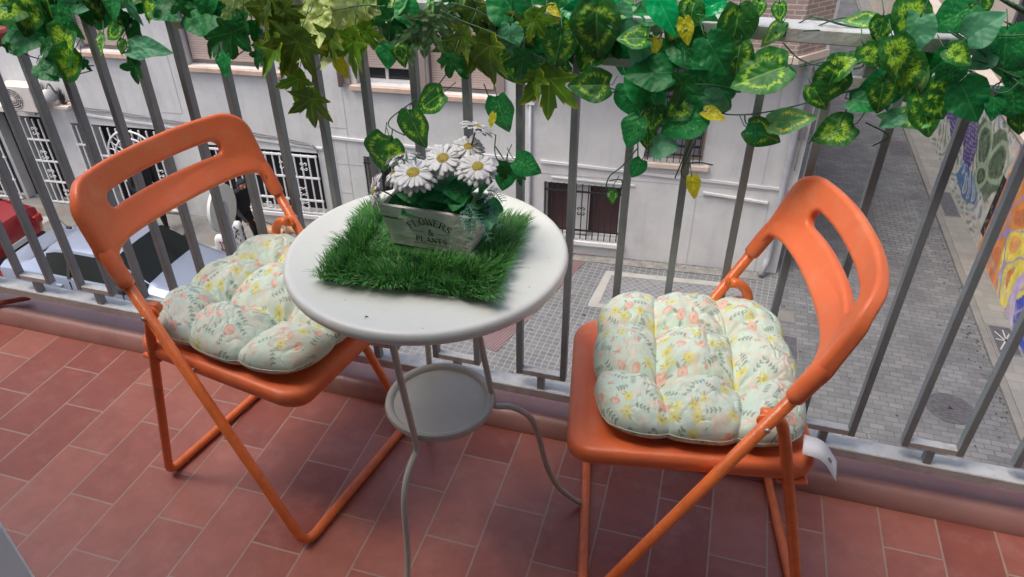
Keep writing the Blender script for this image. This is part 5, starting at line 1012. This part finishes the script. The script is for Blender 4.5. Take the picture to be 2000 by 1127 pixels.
tubething('drainpipe','pale grey drainpipe at the corner of the white building beside the alley','pipe',[(1.28,-.10,-2.35),(1.30,-.07,-2.7),(1.34,-.07,-6.15),(1.25,-.20,-6.45)],.06,M['pipe'],12)
q=MB(); q.box(-.085,.085,-.16,-.14,-.62,.62); sg=q.build('dark_strip',M['cable']); 
sg.name='meter_strip'; q=MB(); bpy.data.objects.remove(sg)
for i,(z0,z1) in enumerate(((-3.32,-3.05),(-3.72,-3.5))):
    q=MB(); q.box(-.07,.07,-.05,0,z0,z1,bev=.008); o=q.build('cable_box',M['cable']); o.location=fw_(1.44,-.005,0); tag(o,'dark cable box on the corner drainpipe, '+('upper of the two' if i==0 else 'lower of the two'),'cable box','cable boxes at the building corner')
# cables
def cable(label,pts,r=.012,nm='cable'):
    P=[Vector(fw_(*p)) for p in pts]; q=MB(); q.tube(spline(P,6),r,6); q2=[p+Vector((0,-.01,-.03+.02*math.sin(i*1.3))) for i,p in enumerate(spline(P,6))]; q.tube(q2,r*.8,5)
    return tag(q.build(nm,M['cable'],smooth=True),label,'cable','cables on the white facade')
cable('long grey cable sagging along the white wall above the barred windows',[(-13.2,-.03,-4.12),(-12.0,-.03,-4.17),(-11.0,-.03,-4.26),(-9.8,-.03,-4.33),(-8.6,-.03,-4.44),(-7.75,-.03,-4.56),(-7.6,-.03,-4.70)],.014)
cable('black cable looping under the brick bay at the building corner',[(.6,-.05,-2.36),(1.1,-.06,-2.32),(1.35,-.06,-2.45),(1.45,-.06,-2.8),(1.45,-.06,-3.6),(1.44,-.06,-4.3)],.014)
# ================= VEHICLES =================
def car(label,loc,rz,paint,L=4.15,Wd=1.68,H=1.44,plate=True):
    t=thing('parked_car',label,'car',loc,rz,'cars parked along the street')
    hw=Wd/2; l=L/2
    # x, belt z, belt half width, roof z, roof half width
    st=[(-l,.62,hw*.70,.64,hw*.62),(-l+.05,.80,hw*.84,.84,hw*.70),(-l+.12,.90,hw*.90,.96,hw*.74),(-l+.55,.95,hw*.94,1.01,hw*.78),(-l+.70,.955,hw*.95,1.06,hw*.78),(-l+1.15,.95,hw*.965,1.34,hw*.72),(-l+1.35,.95,hw*.97,1.40,hw*.73),(-.35,.94,hw*.98,H,hw*.74),(.10,.93,hw*.98,H-.01,hw*.74),(.48,.92,hw*.98,H-.06,hw*.73),(1.10,.91,hw*.96,1.03,hw*.80),(1.22,.89,hw*.955,.96,hw*.80),(1.62,.83,hw*.94,.89,hw*.76),(l-.16,.72,hw*.86,.78,hw*.68),(l-.04,.60,hw*.74,.64,hw*.58),(l,.50,hw*.62,.52,hw*.5)]
    rows=[]
    for x,zb,wb,zr,wr in st:
        e=min(1,(l-abs(x))/.35+.25); lo=.22+.10*(1-e)
        w0=wb*.96; half=[(0,lo),(w0*.92,lo),(w0*.99,.42),(min(hw,wb*1.02),.60),(wb,zb-.02),(wb*.985,zb)]
        a=Vector((wb*.985,zb)); c=Vector((wr,zr-.035 if zr>1.2 else zr-.008)); half+=[tuple(a.lerp(c,.06)),tuple(a.lerp(c,.90)),tuple(c),(wr*.86,zr-.004),(wr*.45,zr+.012),(0,zr+.018)]
        rows.append([(x,y,z) for y,z in half])
    m=len(rows[0]); xs_=[r_[0][0] for r_ in rows]
    V=[p for r_ in rows for p in r_]; V2=[(x,-y,z) for x,y,z in V]; body=MB(); gl=[]
    sidew={1:MB(),-1:MB()}; ws=MB(); rs=MB()
    for i in range(len(rows)-1):
        xm=(xs_[i]+xs_[i+1])/2
        for j in range(m-1):
            for s,VV in((1,V),(-1,V2)):
                q=[VV[i*m+j],VV[i*m+j+1],VV[(i+1)*m+j+1],VV[(i+1)*m+j]]; 
                if s==1: q=q[::-1]
                tgt=body
                if j==6 and -l+1.15<=xs_[i] and xs_[i+1]<=.48+.01: tgt=sidew[s]
                elif j==6 and abs(xs_[i]-.48)<.01: tgt=sidew[s]
                elif j>=8 and abs(xs_[i]-.48)<.01: tgt=ws
                elif j>=8 and abs(xs_[i]+l-.70)<.01: tgt=rs
                tgt.add(q,[(0,1,2,3)])
    for s,VV in((1,V),(-1,V2)):
        body.add(VV[:m],[tuple(range(m))]); body.add(VV[-m:],[tuple(range(m))])
    def weld(o):
        bm=bmesh.new(); bm.from_mesh(o.data); bmesh.ops.remove_doubles(bm,verts=bm.verts,dist=.001)
        if o.name.startswith('body'): bmesh.ops.recalc_face_normals(bm,faces=bm.faces)
        for e in bm.edges:
            if len(e.link_faces)==2 and e.calc_face_angle(0)>R(38): e.smooth=False
        bm.to_mesh(o.data); bm.free(); o.data.polygons.foreach_set('use_smooth',[True]*len(o.data.polygons)); return o
    weld(body.build('body',paint,t)); weld(sidew[1].build('side_window',M['carglass'],t)); weld(sidew[-1].build('side_window',M['carglass'],t)); weld(ws.build('windshield',M['carglass'],t)); weld(rs.build('rear_window',M['carglass'],t))
    # cabin trim: door pillars and seams
    for s in(-1,1):
        q=MB(); 
        for x in(-.42,): q.add([(x-.03,s*(hw*.985),.945),(x+.03,s*(hw*.985),.945),(x+.02,s*(hw*.765),1.365),(x-.04,s*(hw*.765),1.365)],[(0,1,2,3)])
        q.build('pillar',M['trim'],t)
        q=MB()
        for x in(-.42,.62,-1.2): q.box(x-.006,x+.006,s*hw*.99-.006,s*hw*.99+.006,.35,.90)
        q.build('door_seam',M['trim'],t)
        for x in(-.62,.35): q=MB(); q.box(x-.09,x+.03,s*hw*1.0-.02,s*hw*1.0+.022,.78,.81,bev=.006); q.build('door_handle',paint,t)
        q=MB(); q.slab(rrect(-.10,.10,-.06,.06,.04,4),[(.02,-.06),(0,-.03),(0,.03),(.02,.06)],M=Matrix.Translation((.72,s*(hw+.07),.97))); q.build('mirror',M['trim'],t,auto=R(40))
        q=MB(); q.slab(rrect(-.20,.14,-.07,.07,.05,4),[(.02,0),(0,.03),(.01,.05)],M=Matrix.Translation((l-.18,s*hw*.66,.60))@Matrix.Rotation(R(35),4,'Y')); q.build('headlight',M['lamp'],t,auto=R(40))
        q=MB(); q.box(-l-.01,-l+.10,min(s*hw*.62,s*hw*.86),max(s*hw*.62,s*hw*.86),.62,.80,bev=.02); q.build('tail_light',M['tail'],t)
        for x in(-1.27,1.25):
            Mx=Matrix.Translation((x,s*(hw-.09),.30))@Matrix.Rotation(R(90),4,'X')
            q=MB(); q.lathe([(.18,-.09),(.28,-.095),(.30,-.07),(.30,.07),(.28,.095),(.18,.09)],32,M=Mx); wh=q.build('wheel',M['rubber'],t,auto=R(40))
            q=MB(); q.lathe([(.04,-.100),(.17,-.092),(.185,-.096),(.185,.096),(.17,.092),(.04,.100)],24,M=Mx); q.build('rim',M['rivet'],wh,auto=R(40))
    q=MB(); q.box(-l-.035,-l-.005,-.26,.26,.46,.57,bev=.004); q.build('number_plate',M['plaster2'],t)
    q=MB(); q.box(-l-.03,-l+.02,-hw*.75,hw*.75,.26,.44,bev=.015); q.build('rear_bumper',M['trim'],t)
    q=MB(); q.tube([(-.95,0,H-.03),(-1.15,0,H+.16)],.006,6); q.box(-1.0,-.9,-.02,.02,H-.045,H-.0,bev=.006); q.build('antenna',M['trim'],t)
    return t
M['carglass']=mat('car_glass',(.010,.013,.014),.10,spec=.2); M['trim']=mat('black_trim',(.02,.02,.022),.5); M['rubber']=mat('tyre',(.02,.02,.02),.85); M['lamp']=mat('lamp_glass',(.55,.57,.6),.15); M['tail']=mat('tail_red',(.35,.02,.02),.25)
def paintm(n,c): 
    m=mat(n,c,.28,.35,spec=.6); p=m.node_tree.nodes['Principled BSDF']; p.inputs['Coat Weight'].default_value=.6; return m
car('silver blue hatchback parked behind the left chair, nose to the right',(-9.75,8.66,G0),R(1),paintm('silver_paint',lin(142,152,172)))
car('red car parked at the left edge behind the silver car',(-14.75,8.95,G0),R(184),paintm('red_paint',lin(150,22,34)))
# ================= PEOPLE, DOG, STREET THINGS =================
def skinfig(name,verts,edges,radii,mats,assign,parent=None,loc=(0,0,0),rz=0,sub=2,root=0):
    me=bpy.data.meshes.new(name); me.from_pydata(verts,edges,[]); o=bpy.data.objects.new(name,me); COL.objects.link(o)
    md=o.modifiers.new('k','SKIN'); sv=me.skin_vertices[0].data
    for i,r_ in enumerate(radii): sv[i].radius=(r_,r_) if not isinstance(r_,tuple) else r_; sv[i].use_root=(i==root)
    ss=o.modifiers.new('s','SUBSURF'); ss.levels=sub; ss.render_levels=sub
    bpy.context.view_layer.update(); nm=bpy.data.meshes.new_from_object(o.evaluated_get(bpy.context.evaluated_depsgraph_get())); bpy.data.objects.remove(o)
    for m in mats: nm.materials.append(m)
    for p in nm.polygons: p.material_index=assign(p.center); p.use_smooth=True
    o=bpy.data.objects.new(name,nm); COL.objects.link(o); o.location=loc; o.rotation_euler=(0,0,rz)
    if parent: o.parent=parent
    return o
def person(label,loc,rz,stride,lean,arms,hood,shoes):
    t=thing('person',label,'person',loc,rz)
    V=[];E=[];Rr=[]
    def v(x,y,z,r): V.append((x,y,z)); Rr.append(r); return len(V)-1
    lx=lambda z:lean*max(0,z-.92)
    pel=v(0,0,.95,.185); sp1=v(lx(1.15),0,1.15,.18); ch=v(lx(1.34),0,1.34,.20); nk=v(lx(1.49)+.01,0,1.49,.062); hd=v(lx(1.60)+.03,0,1.60,.092); tp=v(lx(1.68)+.035,0,1.685,.080)
    E+= [(pel,sp1),(sp1,ch),(ch,nk),(nk,hd),(hd,tp)]
    for s,st_ in((1,stride),(-1,-stride)):
        h=v(0,s*.10,.88,.12); k=v(st_*.5+.05,s*.11,.48,.085); a=v(st_-.03,s*.11,.10,.045); f=v(st_+.02,s*.115,.05,.042); to=v(st_+.17,s*.125,.035,.032); E+=[(pel,h),(h,k),(k,a),(a,f),(f,to)]
    for s,(ex,ez,hx,hz) in((1,arms[0]),(-1,arms[1])):
        sh=v(lx(1.42),s*.20,1.42,.085); e_=v(lx(1.3)+ex,s*.26,ez,.064); w=v(lx(1.3)+hx,s*.23,hz,.036); pm=v(lx(1.3)+hx+.05,s*.22,hz-.04,.034); E+=[(ch,sh),(sh,e_),(e_,w),(w,pm)]
        for q in range(4): 
            fg=v(lx(1.3)+hx+.10,s*(.20+.016*q),hz-.09-.004*abs(q-1.5),.010); fm=v(lx(1.3)+hx+.085,s*(.20+.016*q),hz-.12,.009); E+=[(pm,fg),(fg,fm)]
        th_=v(lx(1.3)+hx+.08,s*.185,hz-.035,.011); E.append((pm,th_))
    def asg(c):
        if c.z<.085: return 2
        if c.z>1.53: return 1
        if abs(c.y)>.185 and c.z<min(arms[0][3],arms[1][3])-.005 and c.z>.62: return 1
        return 0
    skinfig('body',V,E,Rr,[M['black'],M['skin'],shoes],asg,t)
    # face: eyes, nose, mouth, ears as small child pieces on the head
    hx_=lean*.68+.03
    q=MB()
    for s in(-1,1): q.lathe([(.004,-.006),(.011,-.003),(.011,.003),(.004,.006)],10,M=Matrix.Translation((hx_+.086,s*.033,1.615))@Matrix.Rotation(R(90),4,'Y'))
    q.build('eyes',M['dark'],t)
    q=MB(); q.tube([(hx_+.085,0,1.62),(hx_+.115,0,1.585),(hx_+.09,0,1.575)],.011,8,rs=[.008,.015,.010]); q.build('nose',M['skin'],t,smooth=True)
    q=MB(); q.box(hx_+.082,hx_+.094,-.024,.024,1.545,1.555,bev=.003); q.build('mouth',M['maroon'],t)
    q=MB()
    for s in(-1,1): q.lathe([(.008,-.012),(.026,-.006),(.026,.006),(.008,.012)],12,M=Matrix.Translation((hx_,s*.093,1.60))@Matrix.Rotation(R(90),4,'X'))
    q.build('ears',M['skin'],t,smooth=True)
    # hood or hair shell
    q=MB(); n=18; vs2=[];fs2=[]
    for i in range(10):
        ph=PI*i/9*.62
        for k in range(n):
            a=2*PI*k/n; r_=math.sin(ph); cut=1.0
            x=math.cos(a)*r_*.112; y=math.sin(a)*r_*.108; z=math.cos(ph)*.125
            if x>.04 and z<.045: x=.04+ (x-.04)*.0; 
            vs2.append((hx_-.012+x,y,1.615+z*(1.15 if x<0 else 1)))
    for i in range(9):
        for k in range(n): fs2.append((i*n+k,(i+1)*n+k,(i+1)*n+(k+1)%n,i*n+(k+1)%n))
    q.add(vs2,fs2); q.build('hood' if hood else 'hair',M['hood'] if hood else mat('dark_hair',(.02,.015,.012),.7),t,smooth=True)
    return t
M['hood']=mat('navy_hood',(.016,.018,.028),.9)
person('person in black with pale shoes walking past the arched white grille',(-11.1,11.2-.25,G0),R(-18),.22,.05,((-.05,1.15,.12,.98),(.03,1.15,.20,1.02)),False,M['shoe'])
person('hooded person in black leaning forward and holding a dog lead',(-8.92,11.0,G0),R(-25),.28,.42,((-.02,1.17,.12,.90),(.12,1.12,.36,.95)),True,M['black']).scale=(.93,.93,.90)
# dog
dg=thing('dog','tan dog on a lead in front of the hooded person','dog',(-8.15,10.93,G0),R(-10))
V=[(-.30,0,.46),(-.08,0,.45),(.16,0,.44),(.30,0,.52),(.40,0,.62),(.50,0,.60),(.60,0,.575)]; E=[(0,1),(1,2),(2,3),(3,4),(4,5),(5,6)]; Rr=[.10,.095,.13,.085,.075,.05,.032]
for s in(-1,1):
    n=len(V); V+=[(-.30,s*.08,.36),(-.24,s*.09,.26),(-.37,s*.09,.13),(-.33,s*.09,.03),(-.27,s*.09,.02)]; E+=[(0,n),(n,n+1),(n+1,n+2),(n+2,n+3),(n+3,n+4)]; Rr+=[.08,.05,.028,.026,.024]
    n=len(V); V+=[(.20,s*.08,.32),(.18,s*.085,.17),(.20,s*.085,.03),(.25,s*.085,.02)]; E+=[(2,n),(n,n+1),(n+1,n+2),(n+2,n+3)]; Rr+=[.06,.033,.025,.024]
    n=len(V); V+=[(.38,s*.06,.70),(.36,s*.075,.76)]; E+=[(4,n),(n,n+1)]; Rr+=[.03,.012]
n=len(V); V+=[(-.44,0,.52),(-.55,0,.62)]; E+=[(0,n),(n,n+1)]; Rr+=[.026,.014]
skinfig('body',V,E,Rr,[mat('tan_fur',lin(190,150,115),.9,noise=.15,nscale=12)],lambda c:0,dg,root=1)
q=MB(); q.tube([(.30+.0,.10*math.cos(a),.52+.10*math.sin(a)) for a in np.linspace(0,2*PI,20,endpoint=False)],.014,6,closed=True); q.build('collar',M['trim'],dg,smooth=True)
q=MB(); q.tube(spline([(-8.45,10.72,G0+.98),(-8.2,10.8,G0+.72),(-7.87,10.87,G0+.60)],8),.008,6); tag(q.build('dog_lead',M['trim'],smooth=True),'thin dark dog lead running from the hand of the hooded person to the dog','lead')
# round sign
rs_=thing('round_sign','large round cream sign disc seen from behind, on a pole by the silver car','sign',(-8.47,9.95,G0),R(-84))
q=MB(); q.lathe([(.42,-.045),(.45,-.035),(.45,.02),(.435,.03),(.02,.035)],48,M=Matrix.Translation((0,0,1.45))@Matrix.Rotation(R(90),4,'X')); q.build('disc',M['cream_disc'],rs_,auto=R(40))
q=MB(); q.tube([(0,.07,0),(0,.07,1.6)],.03,10); q.box(-.05,.05,.044,.10,1.35,1.55); q.build('pole',M['pipe'],rs_)
for i,(x,y,lb) in enumerate(((-8.73,10.50,'rear white concrete bollard covered with black scribbles, at the feet of the hooded person'),(-8.68,9.98,'front white concrete bollard with pink and grey scribbles, under the round sign'))):
    t=thing('bollard',lb,'bollard',(x,y,G0),R(20),'scribbled white bollards')
    q=MB(); q.slab(rrect(-.13,.13,-.09,.09,.07,6),[(0,0),(0,.72),(.012,.78),(.035,.82),(.07,.835)]); 
    nm_='post'; o=q.build(nm_,M['plaster2'],t,auto=R(50))
    q=MB(); rr=random.Random(9+i)
    for k in range(110):
        s=rr.choice([0,1]); z=rr.uniform(.06,.74); a=rr.uniform(-.07,.07); L=rr.uniform(.02,.07); an=rr.uniform(0,PI)
        if s==0: P=[(a,-.0925,z),(a+L*math.cos(an)*.5,-.0925,z+L*math.sin(an))]
        else: P=[(.1325,a*.5,z),(.1325,a*.5+L*math.cos(an)*.4,z+L*math.sin(an))]
        q.tube(P,.009,4)
    q.build('scribbles',mat('scribble_ink_%d'%i,(.03,.03,.035) if i==0 else lin(176,96,110),.7),t)
# shade fix: nothing else
